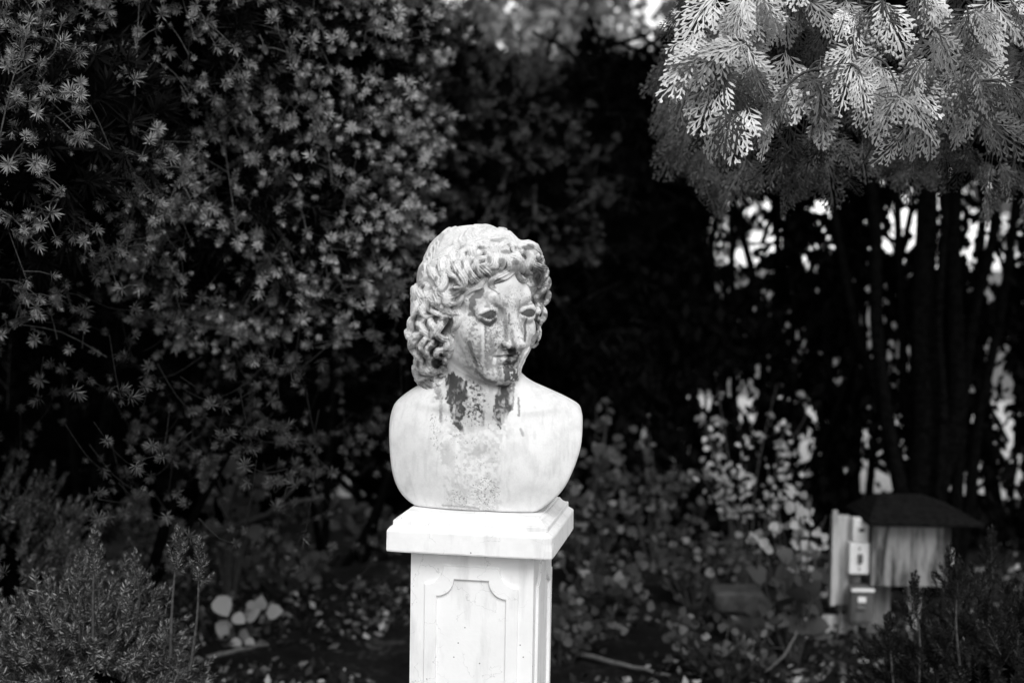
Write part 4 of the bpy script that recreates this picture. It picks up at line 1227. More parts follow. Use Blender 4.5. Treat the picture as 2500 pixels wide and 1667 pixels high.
yew_tree('yew_tree', (-1.55, 3.35), 'dark yew with open starry sprigs overhanging the small yew bush',
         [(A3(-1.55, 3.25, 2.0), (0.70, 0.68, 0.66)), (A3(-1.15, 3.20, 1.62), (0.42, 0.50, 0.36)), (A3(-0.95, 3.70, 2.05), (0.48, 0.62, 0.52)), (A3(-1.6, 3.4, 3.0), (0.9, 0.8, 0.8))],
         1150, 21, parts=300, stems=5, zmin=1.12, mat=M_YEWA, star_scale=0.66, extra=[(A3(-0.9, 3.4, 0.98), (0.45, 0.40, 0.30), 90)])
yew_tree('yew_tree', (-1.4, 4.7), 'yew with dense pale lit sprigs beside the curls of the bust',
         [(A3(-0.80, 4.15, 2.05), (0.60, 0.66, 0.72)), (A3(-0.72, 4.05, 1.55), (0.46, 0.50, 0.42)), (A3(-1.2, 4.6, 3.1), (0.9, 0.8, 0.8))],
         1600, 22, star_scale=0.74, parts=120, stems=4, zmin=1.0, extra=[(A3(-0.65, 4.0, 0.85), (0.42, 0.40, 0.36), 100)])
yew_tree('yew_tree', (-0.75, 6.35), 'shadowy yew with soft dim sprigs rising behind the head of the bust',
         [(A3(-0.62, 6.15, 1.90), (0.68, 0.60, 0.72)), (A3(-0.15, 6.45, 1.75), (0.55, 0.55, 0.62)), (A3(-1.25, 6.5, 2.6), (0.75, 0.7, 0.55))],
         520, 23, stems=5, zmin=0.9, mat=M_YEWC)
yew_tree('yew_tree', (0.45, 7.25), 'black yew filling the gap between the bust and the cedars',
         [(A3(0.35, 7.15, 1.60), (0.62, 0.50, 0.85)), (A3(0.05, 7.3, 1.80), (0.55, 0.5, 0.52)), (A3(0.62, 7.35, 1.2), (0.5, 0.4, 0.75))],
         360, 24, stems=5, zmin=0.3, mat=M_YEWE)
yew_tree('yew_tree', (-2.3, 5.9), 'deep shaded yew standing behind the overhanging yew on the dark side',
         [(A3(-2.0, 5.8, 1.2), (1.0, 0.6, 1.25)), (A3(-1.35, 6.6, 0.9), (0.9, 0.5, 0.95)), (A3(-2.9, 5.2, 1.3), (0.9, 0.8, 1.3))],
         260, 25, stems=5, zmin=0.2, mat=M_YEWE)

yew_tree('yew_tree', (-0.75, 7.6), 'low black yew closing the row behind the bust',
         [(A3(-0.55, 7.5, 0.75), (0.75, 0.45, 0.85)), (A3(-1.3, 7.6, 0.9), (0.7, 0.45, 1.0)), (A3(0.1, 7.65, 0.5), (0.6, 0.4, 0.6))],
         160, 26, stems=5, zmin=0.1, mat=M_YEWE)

# ------------------------------------------------------------------ small yew bushes in the foreground
def yew_bush(name, base, rad, h, label, n, seed, talls=(), mat=None, scale=1.0, parts=0):
    r = np.random.default_rng(seed)
    z0_ = float(ground_z(base[0], base[1]))
    root = tag(empty(name, (base[0], base[1], z0_)), label, 'yew bush', 'low yew bushes round the pedestal')
    loc = np.array(root.location)
    lobes = [(A3(0, 0, h * 0.45), (rad, rad * 0.95, h * 0.52)), (A3(-rad * 0.5, 0.05, h * 0.36), (rad * 0.6, rad * 0.6, h * 0.42)), (A3(rad * 0.45, -0.03, h * 0.40), (rad * 0.6, rad * 0.6, h * 0.42))]
    link('shade_core', core_mesh('shade_core', lobes, 0.48, seed), root, M_CORE)
    for k in range(5):
        a = k * 1.3; s_ = Soup()
        s_.tube(catmull(np.array([(0.03 * math.cos(a), 0.03 * math.sin(a), -0.03), (0.10 * math.cos(a), 0.10 * math.sin(a), h * 0.3), (0.2 * math.cos(a) * rad / 0.35, 0.2 * math.sin(a) * rad / 0.35, h * 0.62)]), 4), np.linspace(0.012, 0.005, 9), 5)
        link('stem', s_.mesh('stem', True), root, M_TWIG)
    P, Nn = lobe_points(lobes, n, r)
    P = P + Nn * r.uniform(-0.12, 0.02, len(P))[:, None]
    D = Nn * 0.8 + np.array([0, 0, 0.5]) + r.normal(0, 0.30, P.shape)
    keep = P[:, 2] > 0.03; P, D = P[keep], D[keep]
    S = r.uniform(0.6, 1.0, len(P)) * scale
    # taller leaders above the mound
    tw = Soup(); ep, ed, es = [], [], []
    for (dx, dy, zt, bare) in talls:
        tip = A3(dx, dy, zt); b = A3(dx * 0.93, dy, zt - bare - 0.10)
        pts = catmull(np.array([b, (b + tip) / 2 + r.normal(0, 0.008, 3), tip]), 4)
        ls = Soup(); ls.tube(pts, np.linspace(0.0042, 0.0016, len(pts)), 5); link('leader_stem', ls.mesh('leader_stem', True), root, M_TWIG)
        for q in range(11):
            t = q / 10; a = q * 2.4
            ep.append(tip - A3(0, 0, 0.065 * (1 - t)) ); ed.append(A3(0.75 * math.cos(a) * (1.05 - t), 0.75 * math.sin(a) * (1.05 - t), 0.75)); es.append(0.62 * scale)
    if len(ep):
        P = np.concatenate([P, np.array(ep)]); D = np.concatenate([D, np.array(ed)]); S = np.concatenate([S, np.array(es)])
    R_ = frames(D, r.uniform(0, 6.28, len(P))); var = r.integers(0, 4, len(P))
    Wp = P + loc; u, v = project(Wp)
    front = (u > -30) & (u < 2530) & (v < 1690) & ((Nn[keep][:, 1] if False else P[:, 1]) < 0.12)
    own = np.zeros(len(P), bool)
    if parts: own[np.flatnonzero(front)[-parts:]] = True
    for k in range(4):
        mk = own & (var == k)
        if mk.any(): place('shoot', SHOOT_ME[(mat.name, k)], root, Wp[mk], R_[mk], S[mk])
    sp = Soup()
    for k in range(4):
        mk = (~own) & (var == k)
        if mk.any(): stamp(sp, SHOOTS[k], P[mk], R_[mk], S[mk])
    link('foliage', sp.mesh('foliage'), root, mat)['kind'] = 'stuff'
    return root
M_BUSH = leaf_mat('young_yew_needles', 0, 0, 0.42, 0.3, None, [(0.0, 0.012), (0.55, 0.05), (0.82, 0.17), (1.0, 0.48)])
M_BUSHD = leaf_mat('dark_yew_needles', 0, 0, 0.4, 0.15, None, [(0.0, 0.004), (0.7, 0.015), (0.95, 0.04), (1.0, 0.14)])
SHOOT_ME = {}
for mt_ in (M_BUSH, M_BUSHD):
    for k in range(4):
        me = mesh_np('shoot', *SHOOTS[k]); me.materials.append(mt_); SHOOT_ME[(mt_.name, k)] = me
def tall_at(u, v, y, base, bare):
    p = at(u, v, y); return (p[0] - base[0], p[1] - base[1], p[2] - float(ground_z(base[0], base[1])), bare)
bl = (at(205, 1500, 3.0)[0], 3.02)
yew_bush('yew_bush', bl, 0.235, 0.70, 'small bushy yew with tufted leaders beside the pedestal', 1900, 31,
         [tall_at(232, 1330, 2.9, bl, 0.10), tall_at(435, 1325, 2.92, bl, 0.14), tall_at(487, 1355, 2.9, bl, 0.14), tall_at(195, 1385, 2.95, bl, 0.06), tall_at(330, 1385, 3.0, bl, 0.05)], M_BUSH, 1.0, parts=200)
b2 = (at(40, 1560, 2.75)[0], 2.75)
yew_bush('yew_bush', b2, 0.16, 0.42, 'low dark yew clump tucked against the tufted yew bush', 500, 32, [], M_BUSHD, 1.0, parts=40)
b3 = (at(-60, 1400, 4.0)[0], 4.0)
yew_bush('yew_bush', b3, 0.34, 0.78, 'rounded yew bush half hidden under the overhanging yew', 900, 33, [], M_BUSH, 1.2)
br = (at(2450, 1560, 3.2)[0], 3.25)
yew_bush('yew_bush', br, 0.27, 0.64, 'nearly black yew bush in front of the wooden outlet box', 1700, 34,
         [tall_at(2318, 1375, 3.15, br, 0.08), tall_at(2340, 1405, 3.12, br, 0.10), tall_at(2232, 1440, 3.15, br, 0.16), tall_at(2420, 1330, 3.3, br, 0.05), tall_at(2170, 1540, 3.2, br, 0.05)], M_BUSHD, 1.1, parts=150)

# ------------------------------------------------------------------ cedars on the right
def cedar_frame(D, face):
    """frond frame: rachis +Z along D, flat face (+Y) turned towards face"""
    D = D / np.linalg.norm(D, axis=1)[:, None]
    Y = face - (face * D).sum(1)[:, None] * D; Y /= np.linalg.norm(Y, axis=1)[:, None] + 1e-9
    X = np.cross(Y, D)
    return np.stack([X, Y, D], 2)
FROND_ME = []
for k in range(len(FRONDS)):
    me = mesh_np('frond', *FRONDS[k]); me.materials.append(M_CEDAR); FROND_ME.append(me)
r = np.random.default_rng(41)
tb = at(2270, 1300, 6.0); tb[2] = float(ground_z(tb[0], tb[1]))
cedar = tag(empty('cedar_tree', tb), 'cedar whose lit fan shaped fronds hang over the wooden outlet box', 'cedar', 'cedars with bare dark trunks')
tl = np.array(cedar.location)
def limb(name, pts, r0, r1, parent, mat, n=8):
    s_ = Soup(); P = catmull(np.array(pts), 5); s_.tube(P - np.array(parent.location), np.linspace(r0, r1, len(P)), n)
    return link(name, s_.mesh(name, True), parent, mat), P
for u0, u1, u2, yy, r0 in ((2262, 2250, 2262, 6.0, 0.062), (2300, 2330, 2360, 6.1, 0.045), (2228, 2150, 2085, 5.95, 0.034), (2320, 2385, 2420, 6.2, 0.028),
                           (2245, 2205, 2190, 6.15, 0.022), (2285, 2295, 2310, 5.9, 0.022), (2215, 2095, 1985, 6.1, 0.026), (2335, 2440, 2500, 6.3, 0.026)):
    jig = lambda: float(r.normal(0, 15))
    limb('trunk', [at(u0, 1300, yy) * A3(1, 1, 0) + A3(0, 0, -0.05), at(u0 + jig(), 1250, yy), at(u0 * 0.45 + u1 * 0.55 + jig(), 1020, yy), at(u1 + jig(), 780, yy), at(u1 * 0.5 + u2 * 0.5 + jig(), 520, yy), at(u2, 220, yy), at(u2 * 1.5 - u1 * 0.5, -400, yy + 0.1)], r0 * 1.15, r0 * 0.5, cedar, M_BARK)
LIMBS = []
for pts, r0 in (([at(2250, -250, 6.05), at(2230, -140, 4.2), at(2120, -40, 3.2), at(1930, 5, 2.72), at(1790, 90, 2.60), at(1730, 150, 2.56)], 0.011),
                ([at(2250, -200, 6.05), at(2350, -150, 4.0), at(2330, -30, 3.0), at(2240, 60, 2.68), at(2140, 100, 2.60), at(2040, 190, 2.56)], 0.010),
                ([at(2240, -100, 5.95), at(2300, -60, 3.8), at(2290, 10, 3.0), at(2235, 130, 2.70), at(2225, 230, 2.62)], 0.009),
                ([at(2390, 0, 6.15), at(2420, -60, 3.8), at(2390, 10, 3.0), at(2350, 100, 2.70), at(2300, 230, 2.62)], 0.009),
                ([at(2060, 250, 6.00), at(1960, 60, 4.2), at(1840, 120, 3.6), at(1760, 220, 3.4)], 0.016),
                ([at(2430, 100, 6.15), at(2470, 120, 4.0), at(2450, 230, 3.1), at(2430, 330, 2.85)], 0.014)):
    o_, P = limb('branch', pts, r0, 0.003, cedar, M_TWIG, 6); LIMBS.append(P)
LP = np.concatenate(LIMBS)
def inside_poly(u, v, poly):
    return poly_sdf(np.array([u]), np.array([v]), np.array(poly, float))[0] < 0
MASS = [(1650, 40), (1600, 170), (1660, 220), (1740, 300), (1870, 320), (1930, 380), (2000, 420), (2050, 370), (2160, 345), (2230, 355), (2310, 370), (2420, 350), (2470, 410), (2520, 420), (2520, -60), (1700, -60)]
twc = Soup(); fP, fD, fF, fS = [], [], [], []
tries = 0
clusters = [(1735, 60), (1700, 150), (1775, 150), (1790, 250), (1700, 215), (1850, 290), (1900, 320), (1975, 330), (1985, 40), (2050, 65), (1950, 30), (2070, 150), (2120, 160), (2210, 200), (2190, 240), (2130, 280), (2200, 290), (2300, 280), (2330, 300), (2370, 60), (2420, 90), (2400, 240), (2440, 380), (1860, 10), (2140, 20), (2240, 40), (2300, 120), (1930, 180), (1880, 120), (2040, 240), (1840, 200), (2240, 340), (2000, 250), (2480, 250), (2480, 20), (2340, 200), (1760, 330)]
for (cu, cv) in clusters:
    y = r.uniform(2.46, 2.74)
    c = at(cu, cv, y)
    q = LP[np.argmin(((LP - c) ** 2 * np.array([1, 0.5, 1])).sum(1))]
    c = c + r.normal(0, 0.012, 3); base = c + A3(0, 0, 0.05) + (q - c) * 0.25
    pts = catmull(np.array([q, (q + base) / 2 + A3(0, 0, 0.02), base, c]), 4)
    twc.tube(pts - tl, np.linspace(0.0034, 0.0014, len(pts)), 4)
    lean = (cu - 2120) / 900.0 + r.uniform(-0.25, 0.25)
    for k in range(int(r.integers(4, 8))):
        t = r.uniform(0.2, 1.0); b = pts[int(t * (len(pts) - 1))] + r.normal(0, 0.006, 3)
        d = A3(lean * 1.2 + r.normal(0, 0.55), -0.3 + r.normal(0, 0.3), -0.75 + r.normal(0, 0.30))
        fP.append(b); fD.append(d); fF.append(A3(r.normal(-0.1, 0.35), -0.75, 0.55 + r.normal(0, 0.25))); fS.append(r.uniform(0.65, 1.15))
nfront = len(fP)
gP, gD, gF, gS = [], [], [], []
while len(gP) < 190:
    u, v = r.uniform(1600, 2540), r.uniform(-80, 440)
    if not inside_poly(u, v, MASS): continue
    y = r.uniform(2.75, 3.5); p = at(u, v, y)
    d = A3((u - 2120) / 900.0 + r.normal(0, 0.5), r.normal(-0.1, 0.4), -0.8 + r.normal(0, 0.3))
    gP.append(p); gD.append(d); gF.append(A3(r.normal(0, 0.5), -0.7, 0.5 + r.normal(0, 0.4))); gS.append(r.uniform(0.6, 1.1))
    if len(gP) % 2 == 0:
        q = LP[np.argmin(((LP - p) ** 2).sum(1))]
        pts = catmull(np.array([q, (q + p) / 2 + A3(0, 0, 0.03), p]), 3); twc.tube(pts - tl, np.linspace(0.003, 0.001, len(pts)), 3)
# softer boughs further back on the inner side, and a ragged lower fringe
hP, hD, hF, hS = [], [], [], []
while len(hP) < 110:
    u, v = r.uniform(1630, 1850), r.uniform(60, 450)
    if (u - 1600) * 0.9 + 170 < v - 150 or v < (1700 - u) * 1.5: continue
    p = at(u, v, r.uniform(3.2, 4.0))
    hP.append(p); hD.append(A3(-0.45 + r.normal(0, 0.45), r.normal(-0.1, 0.4), -0.85)); hF.append(A3(r.normal(0, 0.5), -0.75, 0.5)); hS.append(r.uniform(0.7, 1.2))
while len(hP) < 160:
    cu_, cv_ = [(1975, 400), (2000, 350), (2110, 340), (2210, 350), (2270, 345), (2440, 395), (2480, 380)][int(r.integers(0, 7))]; u = cu_ + r.normal(0, 28); v = cv_ + r.normal(0, 32)
    p = at(u, v, r.uniform(2.9, 3.7))
    hP.append(p); hD.append(A3((u - 2120) / 900.0 + r.normal(0, 0.5), r.normal(-0.1, 0.4), -0.85)); hF.append(A3(r.normal(0, 0.6), -0.75, 0.5)); hS.append(r.uniform(0.6, 1.2))
    q = LP[np.argmin(((LP - p) ** 2).sum(1))]
    pts = catmull(np.array([q, (q + p) / 2 + A3(0, 0, 0.03), p]), 3); twc.tube(pts - tl, np.linspace(0.002, 0.001, len(pts)), 3)
hP, hD, hF, hS = map(np.array, (hP, hD, hF, hS)); HR = cedar_frame(hD, hF); hv = r.integers(0, len(FRONDS), len(hP)); s_ = Soup()
for k in range(len(FRONDS)): stamp(s_, FRONDS[k], hP[hv == k] - tl, HR[hv == k], hS[hv == k])
link('back_fronds', s_.mesh('back_fronds'), cedar, leaf_mat('soft_cedar_sprays', 0.03, 0.15, 0.6, 0.1))['kind'] = 'stuff'
link('twigs', twc.mesh('twigs'), cedar, M_TWIG)['kind'] = 'stuff'
fP, fD, fF, fS = map(np.array, (fP, fD, fF, fS)); R_ = cedar_frame(fD, fF); var = r.integers(0, len(FRONDS), len(fP))
for k in range(len(FRONDS)):
    mk = var == k
    place('frond', FROND_ME[k], cedar, fP[mk], R_[mk], fS[mk])
gP, gD, gF, gS = map(np.array, (gP, gD, gF, gS)); R_ = cedar_frame(gD, gF); var = r.integers(0, len(FRONDS), len(gP))
M_CEDARM = leaf_mat('shaded_cedar_sprays', 0.012, 0.05, 0.6, 0.1)  # sprays behind the front fronds, shaded by colour
s_ = Soup()
for k in range(len(FRONDS)):
    mk = var == k
    stamp(s_, FRONDS[k], gP[mk] - tl, R_[mk], gS[mk])
link('inner_fronds', s_.mesh('inner_fronds'), cedar, M_CEDARM)['kind'] = 'stuff'
# seed cones in small clusters along the twigs
cs = Soup(); cone = []
for k in range(6):
    a = k * math.pi / 3
    cone.append((0.35 * math.cos(a), 0.35 * math.sin(a), 0.45))
CV = np.array([(0, 0, 0)] + cone + [(0, 0, 1.0)]); CQ = np.array([(0, 1 + k, 1 + (k + 1) % 6, 1 + (k + 1) % 6) for k in range(0)] or [(0, 1, 2, 3), (0, 3, 4, 5), (0, 5, 6, 1), (7, 3, 2, 1), (7, 5, 4, 3), (7, 1, 6, 5)])
cp = []
for (cu, cv) in ((2150, 60), (2130, 90), (1830, 120), (1850, 170), (1965, 235), (2230, 130), (2210, 150), (2180, 190), (2290, 220), (2340, 230), (2160, 110), (1810, 140)):
    for q in range(14): cp.append(at(cu + r.normal(0, 12), cv + r.normal(0, 14), r.uniform(2.50, 2.58)))
cp = np.array(cp); stamp(cs, (CV, CQ), cp - tl, frames(r.normal(0, 0.6, cp.shape) + A3(0, 0, -0.6), r.uniform(0, 6, len(cp))), r.uniform(0.007, 0.012, len(cp)))
link('seed_cones', cs.mesh('seed_cones', True), cedar, M_CEDAR)['kind'] = 'stuff'

# cedar screen behind, with the gaps the light comes through
HOLE_PX = [(445, 405, 52, 70), (485, 500, 35, 30), (820, 180, 30, 50), (910, 150, 30, 40), (830, 290, 45, 40), (820, 370, 45, 50), (850, 540, 38, 70), (700, 510, 30, 70), (740, 560, 20, 60),
 (920, 420, 30, 50), (930, 540, 38, 60), (1010, 400, 25, 60), (1020, 490, 20, 40), (1000, 540, 15, 40), (960, 620, 15, 30), (1060, 350, 35, 40), (1090, 400, 32, 40), (980, 240, 25, 25), (1220, 250, 25, 40),
 (1360, 250, 30, 40), (1370, 390, 30, 50), (700, 350, 25, 25), (1690, 350, 40, 70), (1740, 185, 25, 25), (1760, 245, 30, 30), (1840, 235, 40, 40), (1830, 385, 30, 50), (1590, 490, 30, 30), (1600, 560, 36, 50),
 (1625, 640, 15, 40), (1600, 720, 46, 90), (1630, 1000, 46, 100), (1670, 1150, 20, 70), (1840, 850, 28, 50), (1860, 1000, 36, 90), (2200, 250, 85, 120), (2230, 600, 52, 75), (2320, 500, 35, 75), (2310, 300, 55, 70),
 (2130, 1050, 28, 80), (2280, 1180, 55, 65), (2300, 1030, 45, 60), (175, 870, 30, 45), (360, 860, 15, 35), (470, 910, 20, 50), (1015, 1060, 25, 38), (1075, 1000, 14, 22), (1240, 910, 20, 32), (1260, 1000, 22, 42),
 (1200, 1130, 24, 90), (890, 1150, 48, 60), (340, 190, 18, 40), (210, 290, 22, 28), (440, 285, 20, 20), (710, 1130, 25, 35), (730, 1230, 40, 60), (990, 1240, 35, 60), (1430, 1130, 16, 50), (1300, 430, 18, 20), (540, 130, 16, 40)]
HOLES = []
SCREEN_Y = 7.0
for a, b, c, d in HOLE_PX:
    u, v = 1400 + a * 0.4677, 400 + b * 0.4677
    p = at(u, v, SCREEN_Y); HOLES.append((p[0], p[2], c * 0.4677 / FPX * SCREEN_Y * 1.7, d * 0.4677 / FPX * SCREEN_Y * 1.5))
for u, v, c, d in ((2173, 1020, 16, 36), (2155, 1073, 16, 32), (2178, 1175, 46, 28), (2010, 1053, 12, 40), (2474, 951, 24, 16), (2479, 1078, 24, 40), (2480, 990, 24, 12), (2487, 1206, 34, 40), (1990, 1130, 14, 30), (2372, 1170, 8, 30), (2335, 1190, 7, 25)):
    p = at(u, v, SCREEN_Y); HOLES.append((p[0], p[2], c / FPX * SCREEN_Y * 1.8, d / FPX * SCREEN_Y * 1.6))
rh = np.random.default_rng(77)
for k in range(95):                      # small gaps spread through the screen
    u, v = rh.uniform(1430, 2500), rh.uniform(440, 1180)
    p = at(u, v, SCREEN_Y); q = rh.uniform(7, 17)
    HOLES.append((p[0], p[2], q / FPX * SCREEN_Y * 1.3, q * rh.uniform(1.0, 2.6) / FPX * SCREEN_Y * 1.3))
HOLES = np.array(HOLES)
def in_hole(x, z, grow=1.0):
    q = ((x[:, None] - HOLES[None, :, 0]) / (HOLES[None, :, 2] * grow)) ** 2 + ((z[:, None] - HOLES[None, :, 1]) / (HOLES[None, :, 3] * grow)) ** 2
    return (q < 1).any(1)
def cedar_behind(x0, x1, xt, label, seed, n, ztop=3.9):
    r = np.random.default_rng(seed)
    root = tag(empty('cedar_tree', (xt, SCREEN_Y + 0.1, 0.0)), label, 'cedar', 'cedars with bare dark trunks')
    loc = np.array(root.location)
    for k in range(8):
        dx = (k - 3.5) / 3.5 * (x1 - x0) * 0.42 + r.normal(0, 0.03); pts = [A3(xt + dx * 0.3, SCREEN_Y + 0.1, -0.05), A3(xt + dx * 0.7 + r.normal(0, .10), SCREEN_Y + 0.1 + r.normal(0, .05), 1.0), A3(xt + dx * 1.3 + r.normal(0, .12), SCREEN_Y + 0.1, 2.2), A3(xt + dx * 1.6 + r.normal(0, .15), SCREEN_Y + 0.15, max(2.3, ztop))]
        limb('trunk', pts, r.uniform(0.012, 0.034), 0.009, root, M_BARK, 6)
    for k in range(12):                  # thin leaning branches that cross the gaps
        b0 = A3(r.uniform(x0, x1), SCREEN_Y + r.uniform(-0.15, 0.2), r.uniform(0.1, 1.6)); ln = r.uniform(0.5, 1.3); an = r.normal(0, 0.55)
        e0 = b0 + A3(math.sin(an) * ln, r.normal(0, 0.1), math.cos(an) * ln); e0[2] = min(e0[2], max(2.3, ztop))
        limb('branch', [b0, b0 * 0.6 + e0 * 0.4 + r.normal(0, 0.05, 3), b0 * 0.25 + e0 * 0.75 + r.normal(0, 0.05, 3), e0], r.uniform(0.007, 0.016), 0.004, root, M_BARK, 5)
    X = r.uniform(x0, x1, n); Z = r.uniform(0.05, 3.9, n); Y = SCREEN_Y + r.normal(0, 0.13, n) + 0.10 * np.sin(X * 5)
    jit = (fbm(np.stack([X * 9, Z * 9, X * 0], -1), 3) - 0.5) * 0.06
    hole = in_hole(X + jit, Z + jit - 0.035, 1.35)
    fine = fbm(np.stack([X * 26, Z * 17, X * 0 + 4], -1), 2)
    keep = (~hole | ((fine > 0.57) & (r.uniform(0, 1, n) < 0.6))) & (Z < ztop + 0.5 * (fbm(np.stack([X * 6, X * 0, X * 0 + seed], -1), 2) - 0.5))
    P = np.stack([X, Y, Z], -1)[keep]
    D = np.stack([r.normal(0, 0.45, len(P)), r.normal(-0.2, 0.5, len(P)), np.full(len(P), -0.8)], -1)
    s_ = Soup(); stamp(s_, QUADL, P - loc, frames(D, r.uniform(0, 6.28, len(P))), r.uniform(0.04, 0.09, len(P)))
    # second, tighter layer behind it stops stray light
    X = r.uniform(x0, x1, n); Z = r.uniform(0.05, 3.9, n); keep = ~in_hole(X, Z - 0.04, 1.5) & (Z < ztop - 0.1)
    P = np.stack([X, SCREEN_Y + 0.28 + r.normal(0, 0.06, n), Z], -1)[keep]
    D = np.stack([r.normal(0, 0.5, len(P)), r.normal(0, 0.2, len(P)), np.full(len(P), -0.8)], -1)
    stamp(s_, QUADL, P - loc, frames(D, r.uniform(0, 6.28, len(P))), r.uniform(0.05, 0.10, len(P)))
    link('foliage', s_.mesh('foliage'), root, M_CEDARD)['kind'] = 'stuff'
    return root
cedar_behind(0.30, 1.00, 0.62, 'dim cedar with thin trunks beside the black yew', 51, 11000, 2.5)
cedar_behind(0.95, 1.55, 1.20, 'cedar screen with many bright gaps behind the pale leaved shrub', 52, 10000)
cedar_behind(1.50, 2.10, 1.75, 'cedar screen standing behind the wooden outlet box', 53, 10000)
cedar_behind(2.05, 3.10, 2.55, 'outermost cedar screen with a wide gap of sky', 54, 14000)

# crowns high over the cedars, out of the photograph, that shade everything below
def canopy(root, lobes, n, seed):
    r = np.random.default_rng(seed); loc = np.array(root.location); s_ = Soup()
    for c, q in lobes:
        d = r.normal(size=(n, 3)); d /= np.linalg.norm(d, axis=1)[:, None]
        P = c + d * np.array(q) * (r.uniform(0.35, 1.0, n) ** 0.5)[:, None]
        stamp(s_, QUADL, P - loc, frames(r.normal(0, 0.6, (n, 3)) + A3(0, 0, -0.5), r.uniform(0, 6.28, n)), r.uniform(0.10, 0.22, n))
    link('crown', s_.mesh('crown'), root, M_CEDARD)['kind'] = 'stuff'
canopy(cedar, [(A3(1.7, 5.7, 3.5), (1.35, 1.1, 1.1)), (A3(2.7, 5.2, 3.4), (1.0, 1.2, 1.1)), (A3(1.6, 6.0, 4.6), (1.3, 1.2, 1.0))], 4200, 61)
# ------------------------------------------------------------------ wooden outlet stand
def wood_mat(name, g0, g1, gs=7.0):
    mt, nt, b = mat_new(name)
    tc = N(nt, 'ShaderNodeTexCoord'); mp = N(nt, 'ShaderNodeMapping'); mp.inputs['Scale'].default_value = (1, 1, 0.16)
    nt.links.new(tc.outputs['Object'], mp.inputs['Vector'])
    nd = noise_node(nt, gs, 2, 0.5, vec=mp.outputs[0])
    ml = N(nt, 'ShaderNodeMath', operation='MULTIPLY'); ml.inputs[1].default_value = 34.0
    nt.links.new(nd.outputs[0], ml.inputs[0])
    sn = N(nt, 'ShaderNodeMath', operation='SINE'); nt.links.new(ml.outputs[0], sn.inputs[0])
    nf = noise_node(nt, gs * 7, 5, 0.65, vec=mp.outputs[0])
    mx = N(nt, 'ShaderNodeMath', operation='MULTIPLY_ADD'); mx.inputs[1].default_value = 0.13
    nt.links.new(sn.outputs[0], mx.inputs[0]); nt.links.new(nf.outputs[0], mx.inputs[2])
    r_ = ramp(nt, mx.outputs[0], [(0.34, g0), (0.62, g1)])
    nt.links.new(r_.outputs[0], b.inputs['Base Color'])
    b.inputs['Roughness'].default_value = 0.8; b.inputs['Specular IOR Level'].default_value = 0.2
    bump(nt, b, mx.outputs[0], 0.3, 0.002)
    return mt
M_WOOD = wood_mat('weathered_plywood', 0.035, 0.24, 7.0)
M_WOODP = wood_mat('pale_board', 0.26, 0.48, 9.0)
M_WOODD = wood_mat('dark_post_wood', 0.06, 0.16, 9.0)
M_SHINGLE = simple_mat('dark_roof_shingle', 0.002, 0.012, 60, 0.95, 0.6, 0.004, 0.05)
M_PLAST = simple_mat('grey_white_plastic', 0.66, 0.76, 40, 0.5, 0.1, 0.001, 0.4)
M_PLASTD = simple_mat('dark_plastic', 0.02, 0.05, 40, 0.35, 0.1, 0.001, 0.5)
M_PLASTM = simple_mat('clear_grey_cover', 0.07, 0.12, 40, 0.3, 0.1, 0.001, 0.5)
SY = 5.2
def sx(u, y=SY): return float(at(u, 1350, y)[0])
def szz(v, y=SY): return float(at(2200, v, y)[2])
stand_x = sx(2155)
stand = tag(empty('outlet_stand', (stand_x, SY, float(ground_z(stand_x, SY)))), 'wooden post with a roofed box and grey outlet covers among the shrubs', 'outlet stand')
sl_ = np.array(stand.location)
def sbox(name, u0, u1, v0, v1, y0, y1, mat, parent=None, bevel=0.002, below=False):
    x0, x1 = sx(u0) - sl_[0], sx(u1) - sl_[0]
    zt, zb = szz(v0) - sl_[2], (-0.05 if below else szz(v1) - sl_[2])
    me = box_mesh(name, x0, x1, y0, y1, zb, zt, bevel)
    return link(name, me, parent or stand, mat)
sbox('post', 2127, 2183, 1412, 1667, 0.03, 0.115, M_WOODD, below=True)
body = sbox('box', 2117, 2303, 1262, 1417, -0.055, 0.14, M_WOOD)
sbox('plank', 2115, 2210.2, 1259, 1420, -0.075, -0.0555, M_WOOD, body)
sbox('plank', 2211.8, 2305, 1259, 1420, -0.074, -0.0555, M_WOOD, body)
sbox('board', 2030, 2075, 1262, 1478, 0.0, 0.035, M_WOODP)
sbox('edge_batten', 2028, 2040, 1246, 1478, -0.022, -0.002, M_WOODP)
sbox('lower_board', 1990, 2100, 1506, 1667, 0.0, 0.03, M_WOODP, below=True)
sbox('leg', 2229, 2262, 1425, 1667, 0.05, 0.09, M_WOODP, below=True)
